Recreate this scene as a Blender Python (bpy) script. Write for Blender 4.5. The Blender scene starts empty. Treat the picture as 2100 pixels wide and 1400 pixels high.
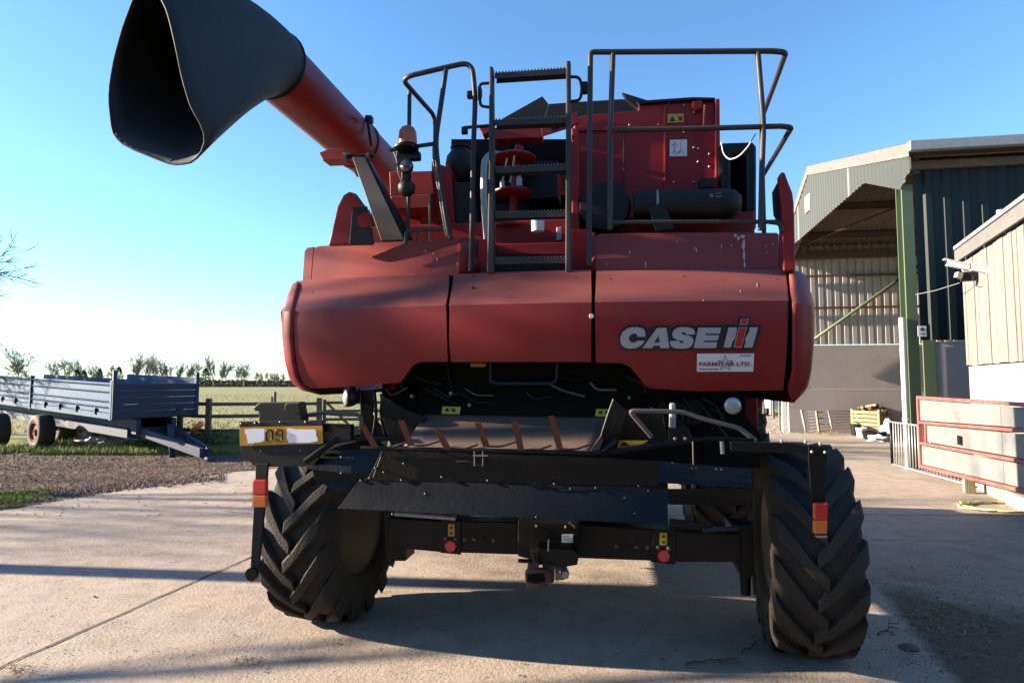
import bpy, bmesh, math, random
from mathutils import Vector, Matrix, noise
R = math.radians
rnd = random.Random(7)
sc = bpy.context.scene
COL = sc.collection

# ---------------------------------------------------------------- camera
FPX = 1250.0
PITCH = math.atan(82.0 / FPX)
EYE = 1.7
cam_d = bpy.data.cameras.new('camera')
cam = bpy.data.objects.new('camera', cam_d)
COL.objects.link(cam)
cam.location = (0, 0, EYE)
cam.rotation_euler = (R(90) + PITCH, 0, 0)
cam_d.sensor_width = 36.0
cam_d.lens = 36.0 * FPX / 2100.0
cam_d.clip_start = 0.05
cam_d.clip_end = 6000
sc.camera = cam

# ---------------------------------------------------------------- light
SUN_EL = 17.0
SX, SY = -0.995, 0.10            # horizontal direction towards the sun
w = bpy.data.worlds.new('World'); sc.world = w
w.use_nodes = True
nt = w.node_tree
bg = nt.nodes['Background']
sky = nt.nodes.new('ShaderNodeTexSky')
sky.sky_type = 'NISHITA'
sky.sun_disc = False
sky.sun_elevation = R(SUN_EL)
sky.sun_rotation = math.atan2(SX, SY)
sky.altitude = 50
sky.air_density = 1.0
sky.dust_density = 0.0
sky.ozone_density = 3.0
tint = nt.nodes.new('ShaderNodeMix'); tint.data_type = 'RGBA'; tint.blend_type = 'MULTIPLY'
tint.inputs['Factor'].default_value = 1.0; tint.inputs['B'].default_value = (0.77, 0.96, 1.07, 1)
nt.links.new(sky.outputs[0], tint.inputs['A']); nt.links.new(tint.outputs['Result'], bg.inputs[0])
bg.inputs[1].default_value = 0.066
sun_d = bpy.data.lights.new('sun', 'SUN')
sun_d.energy = 5.0
sun_d.angle = R(0.5)
sun_d.color = (1.0, 0.84, 0.65)
sun = bpy.data.objects.new('sun', sun_d); COL.objects.link(sun)
sdir = Vector((SX * math.cos(R(SUN_EL)), SY * math.cos(R(SUN_EL)), math.sin(R(SUN_EL)))).normalized()
sun.rotation_euler = sdir.to_track_quat('Z', 'Y').to_euler()
sun.location = (-20, 3, 20)
vs = sc.view_settings
vs.view_transform = 'Standard'
try: vs.look = 'None'
except Exception: pass
vs.exposure = 2.3
vs.gamma = 1.0
vs.use_curve_mapping = False

# ---------------------------------------------------------------- geometry of the survey
cp, sp = math.cos(PITCH), math.sin(PITCH)
CAMP = Vector((0, 0, EYE))
def ray(px, py):
    x = (px - 1050.0) / FPX; z = (700.0 - py) / FPX
    return Vector((x, cp - sp * z, sp + cp * z))
def W(px, py, Y):
    r = ray(px, py); return CAMP + r * (Y / r.y)
def Wz(px, py, z):
    r = ray(px, py); return CAMP + r * ((z - EYE) / r.z)
def G(px, py, z=0.0):
    return Wz(px, py, z)
YAW = R(-8.7)
ORG = Vector((0.27, 4.2, 0))
UX = Vector((math.cos(YAW), math.sin(YAW), 0)); VY = Vector((-math.sin(YAW), math.cos(YAW), 0))
def tolocal(p):
    d = p - ORG; return Vector((d.dot(UX), d.dot(VY), p.z))
def L(px, py, ly):
    """point of the sight line at machine depth ly, machine coordinates"""
    r = ray(px, py)
    t = (ly - (CAMP - ORG).dot(VY)) / r.dot(VY)
    return tolocal(CAMP + r * t)
def Lz(px, py, z):
    return tolocal(Wz(px, py, z))

# ---------------------------------------------------------------- materials
def mat(name, col, rough=0.6, metal=0.0, col2=None, scale=8.0, amt=0.5, bump=0.0, bscale=60.0,
        dust=None, dustamt=0.0, spec=0.5, detail=6.0, stretch=None, trans=0.0, emit=None, contrast=0.25, topdust=0.0):
    m = bpy.data.materials.new(name); m.use_nodes = True
    n = m.node_tree.nodes; l = m.node_tree.links
    b = n['Principled BSDF']
    b.inputs['Roughness'].default_value = rough
    b.inputs['Metallic'].default_value = metal
    b.inputs['Specular IOR Level'].default_value = spec
    b.inputs['Transmission Weight'].default_value = trans
    c4 = (*col, 1)
    b.inputs['Base Color'].default_value = c4
    tc = n.new('ShaderNodeTexCoord')
    vec = tc.outputs['Object']
    if stretch:
        mp = n.new('ShaderNodeMapping'); mp.inputs['Scale'].default_value = stretch
        l.new(vec, mp.inputs[0]); vec = mp.outputs[0]
    cur = None
    if col2:
        ns = n.new('ShaderNodeTexNoise'); ns.inputs['Scale'].default_value = scale; ns.inputs['Detail'].default_value = detail
        ns.inputs['Roughness'].default_value = 0.62
        l.new(vec, ns.inputs['Vector'])
        mr = n.new('ShaderNodeMapRange'); mr.inputs[1].default_value = 0.5 - contrast; mr.inputs[2].default_value = 0.5 + contrast
        mr.inputs[3].default_value = 0; mr.inputs[4].default_value = amt
        l.new(ns.outputs['Fac'], mr.inputs[0])
        mx = n.new('ShaderNodeMix'); mx.data_type = 'RGBA'
        mx.inputs['A'].default_value = c4; mx.inputs['B'].default_value = (*col2, 1)
        l.new(mr.outputs[0], mx.inputs['Factor']); cur = mx.outputs['Result']
        rr = n.new('ShaderNodeMapRange'); rr.inputs[3].default_value = max(0, rough - 0.08); rr.inputs[4].default_value = min(1, rough + 0.14)
        l.new(ns.outputs['Fac'], rr.inputs[0]); l.new(rr.outputs[0], b.inputs['Roughness'])
    if dust:
        nd = n.new('ShaderNodeTexNoise'); nd.inputs['Scale'].default_value = 3.6; nd.inputs['Detail'].default_value = 12
        nd.inputs['Roughness'].default_value = 0.74
        dm = n.new('ShaderNodeMapping'); dm.inputs['Scale'].default_value = (1.3, 1.3, 0.42); l.new(tc.outputs['Object'], dm.inputs[0])
        l.new(dm.outputs[0], nd.inputs['Vector'])
        md = n.new('ShaderNodeMapRange'); md.inputs[1].default_value = 0.3; md.inputs[2].default_value = 0.8
        md.inputs[3].default_value = dustamt * 0.45; md.inputs[4].default_value = dustamt * 1.5
        l.new(nd.outputs['Fac'], md.inputs[0])
        fac = md.outputs[0]
        if topdust:
            ge = n.new('ShaderNodeNewGeometry'); sx = n.new('ShaderNodeSeparateXYZ'); l.new(ge.outputs['Normal'], sx.inputs[0])
            mt = n.new('ShaderNodeMapRange'); mt.inputs[1].default_value = 0.0; mt.inputs[2].default_value = 0.75
            mt.inputs[3].default_value = 0; mt.inputs[4].default_value = topdust
            l.new(sx.outputs['Z'], mt.inputs[0])
            ad = n.new('ShaderNodeMath'); ad.operation = 'ADD'; ad.use_clamp = True
            l.new(fac, ad.inputs[0]); l.new(mt.outputs[0], ad.inputs[1]); fac = ad.outputs[0]
        mx2 = n.new('ShaderNodeMix'); mx2.data_type = 'RGBA'
        if cur: l.new(cur, mx2.inputs['A'])
        else: mx2.inputs['A'].default_value = c4
        mx2.inputs['B'].default_value = (*dust, 1)
        l.new(fac, mx2.inputs['Factor']); cur = mx2.outputs['Result']
    if cur: l.new(cur, b.inputs['Base Color'])
    if bump:
        nb = n.new('ShaderNodeTexNoise'); nb.inputs['Scale'].default_value = bscale; nb.inputs['Detail'].default_value = 8
        l.new(vec, nb.inputs['Vector'])
        bp = n.new('ShaderNodeBump'); bp.inputs['Strength'].default_value = bump; bp.inputs['Distance'].default_value = 0.02
        l.new(nb.outputs['Fac'], bp.inputs['Height']); l.new(bp.outputs[0], b.inputs['Normal'])
    if emit:
        b.inputs['Emission Color'].default_value = (*emit[0], 1); b.inputs['Emission Strength'].default_value = emit[1]
    return m

M = {}
M['red'] = mat('red_paint', (0.215, 0.0060, 0.0085), 0.42, 0, (0.150, 0.004, 0.0065), 3.0, 0.7, 0.02, 200, dust=(0.23, 0.095, 0.075), dustamt=0.13, topdust=0.50, spec=0.24)
M['red_deep'] = mat('red_paint_deep', (0.25, 0.008, 0.011), 0.38, 0, (0.12, 0.005, 0.007), 4.0, 0.7, 0.03, 120, dust=(0.18, 0.09, 0.07), dustamt=0.06, topdust=0.2, spec=0.25)
M['auger_red'] = mat('auger_red', (0.20, 0.006, 0.008), 0.36, 0, (0.085, 0.005, 0.006), 2.5, 0.7, 0.03, 80, dust=(0.10, 0.05, 0.035), dustamt=0.07, spec=0.25)
M['charcoal'] = mat('charcoal_paint', (0.006738, 0.00693, 0.0077), 0.5, 0, (0.01348, 0.01194, 0.01078), 6, 0.5, 0.06, 150, dust=(0.0462, 0.03658, 0.02888), dustamt=0.10, spec=0.28)
M['dusty_grey'] = mat('dusty_grey_paint', (0.0525, 0.0483, 0.04462), 0.55, 0, (0.105, 0.084, 0.06825), 5, 0.6, 0.04, 150, dust=(0.21, 0.168, 0.1365), dustamt=0.30)
M['black'] = mat('black_paint', (0.0027, 0.0027, 0.00315), 0.42, 0, (0.00675, 0.0063, 0.0063), 7, 0.5, 0.05, 120, dust=(0.036, 0.027, 0.02025), dustamt=0.02, spec=0.28)
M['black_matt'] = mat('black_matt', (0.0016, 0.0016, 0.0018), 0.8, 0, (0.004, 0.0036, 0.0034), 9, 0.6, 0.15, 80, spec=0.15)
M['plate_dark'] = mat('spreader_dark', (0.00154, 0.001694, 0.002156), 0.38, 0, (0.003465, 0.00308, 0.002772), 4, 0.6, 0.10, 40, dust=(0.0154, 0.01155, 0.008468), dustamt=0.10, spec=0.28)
M['rubber_spout'] = mat('rubber_spout', (0.010, 0.011, 0.013), 0.62, 0, (0.020, 0.020, 0.020), 4, 0.6, 0.10, 35, dust=(0.05, 0.045, 0.04), dustamt=0.10, spec=0.35)
M['tyre'] = mat('tyre_rubber', (0.008085, 0.00735, 0.006615), 0.72, 0, (0.03675, 0.0294, 0.02278), 5, 0.55, 0.25, 70, dust=(0.09555, 0.0735, 0.05512), dustamt=0.22, spec=0.3)
M['rivet_metal'] = mat('rivet_metal', (0.07, 0.07, 0.075), 0.5, 0.6)
M['steel'] = mat('bare_steel', (0.336, 0.32, 0.304), 0.38, 0.8, (0.2, 0.16, 0.128), 12, 0.6, 0.06, 90)
M['chute'] = mat('worn_chute_steel', (0.16, 0.14, 0.13), 0.42, 0.45, (0.26, 0.14, 0.08), 5, 0.7, 0.05, 60, dust=(0.22, 0.15, 0.11), dustamt=0.22)
M['galv'] = mat('galvanised', (0.336, 0.336, 0.329), 0.5, 0.5, (0.231, 0.224, 0.21), 9, 0.6, 0.08, 60)
M['rust'] = mat('rust', (0.152, 0.052, 0.0224), 0.85, 0.1, (0.072, 0.028, 0.016), 30, 0.8, 0.3, 120)
M['rustypink'] = mat('rusty_hitch', (0.112, 0.0525, 0.0364), 0.75, 0.2, (0.028, 0.0196, 0.0168), 22, 0.8, 0.3, 120)
M['white'] = mat('white_plastic', (0.576, 0.576, 0.56), 0.5, 0, (0.48, 0.464, 0.432), 10, 0.4)
M['sticker'] = mat('sticker_white', (0.592, 0.592, 0.608), 0.35)
M['blank_white'] = mat('blank_white', (0.85, 0.85, 0.85), 0.5)  # for added blanks over unreadable plate characters
M['silver'] = mat('decal_silver', (0.352, 0.344, 0.344), 0.4, 0.2)
M['decal_black'] = mat('decal_black', (0.010, 0.010, 0.012), 0.4)
M['decal_red'] = mat('decal_red', (0.40, 0.012, 0.016), 0.4)
M['text_red'] = mat('text_red', (0.22, 0.008, 0.014), 0.5)
M['text_blue'] = mat('text_blue', (0.05, 0.05, 0.12), 0.5)
M['yellow'] = mat('warning_yellow', (0.434, 0.294, 0.021), 0.45, 0, (0.315, 0.224, 0.035), 20, 0.5)
M['yellow_green'] = mat('warning_lime', (0.35, 0.406, 0.042), 0.45)
M['numplate'] = mat('number_plate_yellow', (0.496, 0.24, 0.012), 0.35, 0, (0.416, 0.192, 0.016), 14, 0.6)
M['reflector'] = mat('red_reflector', (0.64, 0.0096, 0.0176), 0.25, 0, spec=0.8)
M['lens_red'] = mat('lens_red', (0.62, 0.012, 0.014), 0.22, 0, (0.4, 0.01, 0.01), 60, 0.5, spec=0.8)
M['lens_amber'] = mat('lens_amber', (0.70, 0.16, 0.012), 0.25, 0, (0.5, 0.08, 0.01), 60, 0.5, spec=0.8)
M['beacon'] = mat('beacon_amber', (0.36, 0.085, 0.010), 0.3, 0, (0.2, 0.04, 0.006), 25, 0.6, spec=0.6)
M['lampglass'] = mat('lamp_glass', (0.44, 0.416, 0.4), 0.25, 0.3, (0.336, 0.288, 0.256), 14, 0.5)
M['blue'] = mat('trailer_blue', (0.018, 0.060, 0.130), 0.65, 0, (0.032, 0.080, 0.140), 5, 0.5, 0.06, 60, dust=(0.09, 0.09, 0.09), dustamt=0.04, spec=0.2)
M['blue_dark'] = mat('trailer_blue_dark_shaded', (0.010, 0.028, 0.075), 0.6, 0, (0.022, 0.032, 0.05), 6, 0.6, 0.06, 60, dust=(0.1, 0.07, 0.05), dustamt=0.08, spec=0.3)  # dark chassis blue; its darkness also paints shade on the front board
M['wood_pale'] = mat('plank_wood', (0.195, 0.185, 0.170), 0.85, 0, (0.115, 0.100, 0.085), 3, 0.8, 0.3, 30, stretch=(9, 9, 0.7))
M['wood_crate'] = mat('crate_wood', (0.336, 0.231, 0.133), 0.8, 0, (0.21, 0.133, 0.07), 6, 0.7, 0.2, 40)
M['wood_fence'] = mat('fence_wood', (0.16, 0.125, 0.07), 0.9, 0, (0.10, 0.095, 0.04), 6, 0.8, 0.3, 40)
M['sheet_grey'] = mat('cladding_grey_green', (0.036, 0.043, 0.042), 0.5, 0.0, (0.03, 0.034, 0.033), 3, 0.5, stretch=(1, 1, 0.3))
M['sheet_dark'] = mat('cladding_dark_green', (0.0055, 0.012, 0.0125), 0.5, 0.0, (0.008, 0.016, 0.017), 3, 0.5, stretch=(1, 1, 0.3), spec=0.3)
M['sheet_white'] = mat('cladding_inner', (0.44, 0.42, 0.38), 0.6, 0.0, (0.32, 0.29, 0.25), 2, 0.6, stretch=(1, 1, 0.3))
M['roof_brown'] = mat('fibre_cement', (0.13, 0.105, 0.085), 0.9, 0, (0.09, 0.07, 0.052), 3, 0.7, 0.1, 40)
M['roof_pale'] = mat('roof_pale', (0.13, 0.128, 0.12), 0.7, 0, (0.08, 0.075, 0.07), 5, 0.8, 0.05, 40)
M['green_steel'] = mat('green_steel', (0.075, 0.11, 0.055), 0.55, 0, (0.10, 0.13, 0.08), 4, 0.5)
M['purlin'] = mat('purlin_steel', (0.13, 0.09, 0.065), 0.6, 0.1, (0.08, 0.055, 0.04), 6, 0.6)
M['panel_conc'] = mat('concrete_panel', (0.396, 0.351, 0.324), 0.9, 0, (0.297, 0.261, 0.2385), 1.6, 0.7, 0.12, 50)
M['pale_conc'] = mat('pale_render', (0.3162, 0.2907, 0.2448), 0.9, 0, (0.255, 0.2295, 0.1836), 2.2, 0.6, 0.12, 40)
M['gate_red'] = mat('gate_red', (0.20, 0.036, 0.030), 0.65, 0, (0.28, 0.13, 0.11), 8, 0.6, 0.06, 60)
M['gate_sheet'] = mat('gate_sheet', (0.085, 0.105, 0.11), 0.65, 0.0, (0.19, 0.145, 0.135), 2.6, 0.85, 0.04, 60, contrast=0.12, dust=(0.25, 0.24, 0.22), dustamt=0.15)
M['bark'] = mat('bark', (0.068, 0.0576, 0.0464), 0.9, 0, (0.04, 0.0336, 0.0272), 12, 0.7, 0.4, 30)
M['twig_hazy'] = mat('hazy_twigs', (0.24, 0.205, 0.18), 0.9, 0, (0.17, 0.15, 0.135), 1, 0.6)  # colour lightened to paint haze over the horizon trees
M['evergreen'] = mat('evergreen', (0.018, 0.034, 0.016), 0.9, 0, (0.035, 0.055, 0.022), 2, 0.7)
M['hedge'] = mat('hedge', (0.078, 0.065, 0.0494), 0.95, 0, (0.065, 0.065, 0.0455), 2, 0.7)
M['grass'] = mat('grass', (0.13, 0.20, 0.032), 0.8, 0, (0.20, 0.20, 0.06), 4, 0.8)
M['stone'] = mat('gravel', (0.085, 0.052, 0.038), 0.9, 0, (0.20, 0.145, 0.12), 14, 0.6)
M['straw'] = mat('straw', (0.32, 0.216, 0.104), 0.85, 0, (0.2, 0.128, 0.064), 20, 0.7)
M['leaf'] = mat('dead_leaf', (0.07, 0.042, 0.0245), 0.85, 0, (0.112, 0.07, 0.042), 20, 0.7)
M['plastic_bag'] = mat('plastic_bag', (0.406, 0.322, 0.336), 0.4, 0, (0.294, 0.231, 0.252), 8, 0.6)
M['bag_green'] = mat('bag_green', (0.03, 0.16, 0.06), 0.5)
M['screen_blue'] = mat('blue_plastic', (0.03, 0.05, 0.35), 0.4)
M['joint'] = mat('joint_filler', (0.02, 0.018, 0.016), 0.95)
M['glass_dark'] = mat('cab_glass', (0.02, 0.025, 0.028), 0.08, 0, spec=0.9)
M['hose_y'] = mat('hose_yellow', (0.42, 0.40, 0.18), 0.5)

def ground_mat(name, c1, c2, c3, s1, s2, bump, bs, rough=0.9, dirt=False, stripes=None):
    m = bpy.data.materials.new(name); m.use_nodes = True
    n = m.node_tree.nodes; l = m.node_tree.links; b = n['Principled BSDF']
    b.inputs['Roughness'].default_value = rough; b.inputs['Specular IOR Level'].default_value = 0.25
    tc = n.new('ShaderNodeTexCoord')
    def N(scale, det=8, ro=0.65):
        x = n.new('ShaderNodeTexNoise'); x.inputs['Scale'].default_value = scale; x.inputs['Detail'].default_value = det
        x.inputs['Roughness'].default_value = ro; l.new(tc.outputs['Object'], x.inputs['Vector']); return x.outputs['Fac']
    def MR(i, a, bb, c=0, d=1):
        x = n.new('ShaderNodeMapRange'); x.inputs[1].default_value = a; x.inputs[2].default_value = bb
        x.inputs[3].default_value = c; x.inputs[4].default_value = d; l.new(i, x.inputs[0]); return x.outputs[0]
    def MX(f, a, bb):
        x = n.new('ShaderNodeMix'); x.data_type = 'RGBA'; l.new(f, x.inputs['Factor'])
        for k, v in (('A', a), ('B', bb)):
            if isinstance(v, tuple): x.inputs[k].default_value = (*v, 1)
            else: l.new(v, x.inputs[k])
        return x.outputs['Result']
    a = MX(MR(N(s1), 0.35, 0.65), c1, c2)
    bb = MX(MR(N(s2, 10, 0.75), 0.45, 0.75, 0, 0.75), a, c3)
    fine = N(bs, 6, 0.7)
    d = MX(MR(fine, 0.55, 0.75, 0, 0.35), bb, tuple(v * 0.5 for v in c3))
    if stripes:
        wv = n.new('ShaderNodeTexWave'); wv.inputs['Scale'].default_value = stripes[0]; wv.inputs['Distortion'].default_value = 1.2
        wv.inputs['Detail'].default_value = 3
        mp = n.new('ShaderNodeMapping'); mp.inputs['Rotation'].default_value = (0, 0, stripes[1]); l.new(tc.outputs['Object'], mp.inputs[0])
        l.new(mp.outputs[0], wv.inputs['Vector'])
        d = MX(MR(wv.outputs['Fac'], 0.2, 0.9, 0, 0.55), d, stripes[2])
    if dirt:   # trodden soil on the slab beside the right wheel, and faint tyre marks
        def lin(ax, ay, c0):
            x = n.new('ShaderNodeVectorMath'); x.operation = 'DOT_PRODUCT'; l.new(tc.outputs['Object'], x.inputs[0]); x.inputs[1].default_value = (ax, ay, 0)
            y = n.new('ShaderNodeMath'); y.operation = 'ADD'; l.new(x.outputs['Value'], y.inputs[0]); y.inputs[1].default_value = c0; return y.outputs[0]
        def comb(i, nz, k):
            x = n.new('ShaderNodeMath'); x.operation = 'MULTIPLY_ADD'; l.new(nz, x.inputs[0]); x.inputs[1].default_value = k; l.new(i, x.inputs[2]); return x.outputs[0]
        nz = N(3.0, 9, 0.7); nz2 = N(14, 6, 0.7)
        dd = comb(comb(lin(0.953, -0.305, -0.953 * 3.02 + 0.305 * 5.2), nz, 0.22), nz2, 0.08)
        ee = comb(comb(lin(-0.69, -0.73, 0.69 * 3.0 + 0.73 * 5.25), nz, 0.9), nz2, 0.35)
        m1 = MR(dd, 0.12, 0.20); m2 = MR(ee, 0.40, 0.85)
        mm = n.new('ShaderNodeMath'); mm.operation = 'MULTIPLY'; l.new(m1, mm.inputs[0]); l.new(m2, mm.inputs[1])
        mm2 = n.new('ShaderNodeMath'); mm2.operation = 'MULTIPLY'; l.new(mm.outputs[0], mm2.inputs[0]); mm2.inputs[1].default_value = 0.88
        soil = MX(MR(N(24, 8, 0.8), 0.35, 0.7), (0.062, 0.040, 0.027), (0.12, 0.085, 0.055))
        st = MX(MR(N(0.9, 4, 0.5), 0.56, 0.72, 0, 0.35), d, (0.13, 0.10, 0.085))
        d = MX(mm2.outputs[0], st, soil)
    l.new(d, b.inputs['Base Color'])
    bp = n.new('ShaderNodeBump'); bp.inputs['Strength'].default_value = bump; bp.inputs['Distance'].default_value = 0.03
    l.new(fine, bp.inputs['Height']); l.new(bp.outputs[0], b.inputs['Normal'])
    return m
M['concrete'] = ground_mat('yard_concrete', (0.365, 0.303, 0.246), (0.305, 0.250, 0.203), (0.175, 0.138, 0.110), 0.8, 4.5, 0.45, 45, dirt=True)
M['earth'] = ground_mat('yard_earth', (0.078, 0.051, 0.033), (0.096, 0.069, 0.048), (0.132, 0.102, 0.078), 1.2, 8.0, 0.9, 22)
M['dirt'] = ground_mat('trampled_dirt', (0.095, 0.064, 0.044), (0.07, 0.048, 0.034), (0.17, 0.13, 0.09), 2.0, 11.0, 0.9, 30)
M['gravelm'] = ground_mat('gravel_ground', (0.105, 0.070, 0.048), (0.14, 0.095, 0.068), (0.20, 0.15, 0.12), 0.9, 9.0, 1.0, 26)
M['field'] = ground_mat('stubble_field', (0.18, 0.185, 0.065), (0.13, 0.165, 0.045), (0.22, 0.18, 0.095), 0.03, 1.4, 0.8, 6, stripes=(0.55, R(62), (0.20, 0.165, 0.085)))
M['turf'] = ground_mat('turf', (0.12, 0.17, 0.035), (0.17, 0.19, 0.06), (0.18, 0.15, 0.07), 0.6, 5.0, 0.9, 18)

# ---------------------------------------------------------------- mesh helpers
def link(name, me, m=None, parent=None, smooth=False):
    if m and not me.materials: me.materials.append(m)
    if smooth:
        for p in me.polygons: p.use_smooth = True
    o = bpy.data.objects.new(name, me); COL.objects.link(o)
    if parent: o.parent = parent
    return o
class MB:
    def __init__(s): s.v = []; s.f = []
    def add(s, vs, fs):
        k = len(s.v); s.v += [tuple(v) for v in vs]; s.f += [tuple(i + k for i in f) for f in fs]; return s
    def box(s, c, size, rot=None):
        hx, hy, hz = [d / 2 for d in size]
        vs = [Vector((x, y, z)) for x in (-hx, hx) for y in (-hy, hy) for z in (-hz, hz)]
        if rot: vs = [rot @ v for v in vs]
        c = Vector(c)
        return s.add([v + c for v in vs], [(0, 1, 3, 2), (4, 6, 7, 5), (0, 4, 5, 1), (2, 3, 7, 6), (0, 2, 6, 4), (1, 5, 7, 3)])
    def prism(s, pts, d):
        pts = [Vector(p) for p in pts]; d = Vector(d); n = len(pts)
        nrm = Vector((0, 0, 0))
        for i in range(n): nrm += pts[i].cross(pts[(i + 1) % n])
        if nrm.dot(d) > 0: pts = pts[::-1]
        vs = pts + [p + d for p in pts]
        fs = [tuple(range(n)), tuple(range(2 * n - 1, n - 1, -1))]
        fs += [(i, i + n, (i + 1) % n + n, (i + 1) % n) for i in range(n)]
        return s.add(vs, fs)
    def tube(s, pts, r, n=10, closed=False, r_end=None):
        pts = [Vector(p) for p in pts]; m = len(pts); rings = []; up = None
        for i, p in enumerate(pts):
            if closed: t = (pts[(i + 1) % m] - pts[i - 1]).normalized()
            else: t = (pts[min(i + 1, m - 1)] - pts[max(i - 1, 0)]).normalized()
            if up is None:
                up = Vector((0, 0, 1)) if abs(t.z) < 0.9 else Vector((0, 1, 0))
            a = t.cross(up)
            if a.length < 1e-4: a = t.cross(Vector((1, 0, 0)))
            a.normalize(); bb = a.cross(t).normalized(); up = bb
            rr = r if r_end is None else r + (r_end - r) * i / max(1, m - 1)
            rings.append([p + (a * math.cos(2 * math.pi * k / n) + bb * math.sin(2 * math.pi * k / n)) * rr for k in range(n)])
        vs = [v for rg in rings for v in rg]; fs = []
        for i in range(m if closed else m - 1):
            j = (i + 1) % m
            for k in range(n):
                fs.append((i * n + k, i * n + (k + 1) % n, j * n + (k + 1) % n, j * n + k))
        if not closed:
            fs.append(tuple(range(n - 1, -1, -1))); fs.append(tuple((m - 1) * n + k for k in range(n)))
        return s.add(vs, fs)
    def lathe(s, prof, c, axis='Z', n=32, cap=True):
        c = Vector(c); vs = []; m = len(prof)
        if isinstance(axis, str):
            ax = {'X': Vector((1, 0, 0)), 'Y': Vector((0, 1, 0)), 'Z': Vector((0, 0, 1))}[axis]
        else: ax = Vector(axis).normalized()
        a = ax.orthogonal().normalized() if not isinstance(axis, str) or axis != 'X' else Vector((0, 1, 0)); b = ax.cross(a)
        for k in range(n):
            t = 2 * math.pi * k / n; d = a * math.cos(t) + b * math.sin(t)
            for (h, r) in prof: vs.append(c + ax * h + d * r)
        fs = []
        for k in range(n):
            k2 = (k + 1) % n
            for i in range(m - 1): fs.append((k * m + i, k2 * m + i, k2 * m + i + 1, k * m + i + 1))
        if cap:
            if prof[0][1] > 1e-4: fs.append(tuple(k * m for k in range(n - 1, -1, -1)))
            if prof[-1][1] > 1e-4: fs.append(tuple(k * m + m - 1 for k in range(n)))
        return s.add(vs, fs)
    def grid(s, rows):
        m = len(rows[0]); k = len(s.v)
        for r_ in rows: s.v += [tuple(p) for p in r_]
        for i in range(len(rows) - 1):
            for j in range(m - 1):
                s.f.append((k + i * m + j, k + i * m + j + 1, k + (i + 1) * m + j + 1, k + (i + 1) * m + j))
        return s
    def build(s, name, m, parent=None, smooth=False, bevel=0.0, solid=0.0, auto=None, seg=2, fix=True):
        me = bpy.data.meshes.new(name); me.from_pydata(s.v, [], s.f); me.update()
        if fix:
            bm = bmesh.new(); bm.from_mesh(me); bmesh.ops.recalc_face_normals(bm, faces=bm.faces); bm.to_mesh(me); bm.free()
        o = link(name, me, M[m] if isinstance(m, str) else m, parent, smooth)
        if auto is not None:
            me.set_sharp_from_angle(angle=R(auto)) if hasattr(me, 'set_sharp_from_angle') else None
        if solid:
            md = o.modifiers.new('thick', 'SOLIDIFY'); md.thickness = solid; md.offset = 0
        if bevel:
            md = o.modifiers.new('bevel', 'BEVEL'); md.width = bevel; md.segments = seg; md.limit_method = 'ANGLE'; md.angle_limit = R(35)
        return o
def rounded(pts, rad, seg=6):
    pts = [Vector(p) for p in pts]; out = [pts[0]]
    for i in range(1, len(pts) - 1):
        a, b, c = pts[i - 1], pts[i], pts[i + 1]
        d1 = (a - b); d2 = (c - b); rr = min(rad, d1.length * 0.45, d2.length * 0.45)
        p0 = b + d1.normalized() * rr; p1 = b + d2.normalized() * rr
        for k in range(seg + 1):
            t = k / seg; out.append(p0 * (1 - t) ** 2 + b * 2 * t * (1 - t) + p1 * t * t)
    out.append(pts[-1]); return out
def thing(name, label, cat, loc=(0, 0, 0), rz=0, group=None):
    o = bpy.data.objects.new(name, None); COL.objects.link(o); o.empty_display_size = 0.3
    o.location = loc; o.rotation_euler = (0, 0, rz); o['label'] = label; o['category'] = cat
    if group: o['group'] = group
    return o
def tag(o, label, cat, group=None):
    o['label'] = label; o['category'] = cat
    if group: o['group'] = group
    return o
def stuff(o, label=None, cat=None):
    o['kind'] = 'stuff'
    if label: o['label'] = label
    if cat: o['category'] = cat
    return o
def struct(o, label=None):
    o['kind'] = 'structure'
    if label: o['label'] = label
    return o

# ---------------------------------------------------------------- ground sheets
def sheet(name, pts, z, m, jag=0.0, step=0.5):
    P = []
    n = len(pts)
    for i in range(n):
        a = Vector((*pts[i], 0)); b = Vector((*pts[(i + 1) % n], 0)); P.append(a)
        if jag:
            k = int((b - a).length / step)
            for j in range(1, k):
                q = a.lerp(b, j / k); nn = (b - a).normalized().cross(Vector((0, 0, 1)))
                q += nn * jag * (noise.noise(q * 1.7) * 1.2 + noise.noise(q * 6.1) * 0.6); P.append(q)
    me = bpy.data.meshes.new(name); me.from_pydata([(p.x, p.y, z) for p in P], [], [tuple(range(len(P)))]); me.update()
    if me.polygons[0].normal.z < 0: me.flip_normals()
    bm = bmesh.new(); bm.from_mesh(me); bmesh.ops.triangulate(bm, faces=bm.faces); bm.to_mesh(me); bm.free()
    return struct(link(name, me, M[m]))
sheet('ground', [(-3000, -200), (3000, -200), (3000, 5000), (-3000, 5000)], -0.012, 'earth')
sheet('field', [(-900, 18.5), (-3, 18.5), (6, 60), (900, 60), (900, 1500), (-900, 1500)], -0.004, 'field')
sheet('grass_verge', [(-60, 13.9), (-11, 14.4), (-6.2, 14.6), (-3, 15.0), (6, 30), (30, 40), (30, 62), (6, 62), (-3, 19), (-60, 22)], 0.002, 'turf', 0.25)
sheet('gravel_strip', [(-40, 4.0), (-10.5, 6.0), (-6.85, 7.9), (-5.1, 11.8), (-3.0, 12.6), (-3.0, 14.8), (-6.2, 14.7), (-11, 15.6), (-40, 16.5)], 0.004, 'gravelm', 0.15)
gA, gB = G(0, 1046), G(478, 968)
sheet('concrete_yard', [(-12, -6), (-12, 5.0), (gA.x - 2, gA.y - 1.2), (gA.x, gA.y), (gB.x, gB.y), (-3.2, 12.9), (0, 14), (4, 30), (26, 30), (26, -6)], 0.008, 'concrete', 0.06, 0.35)
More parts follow.
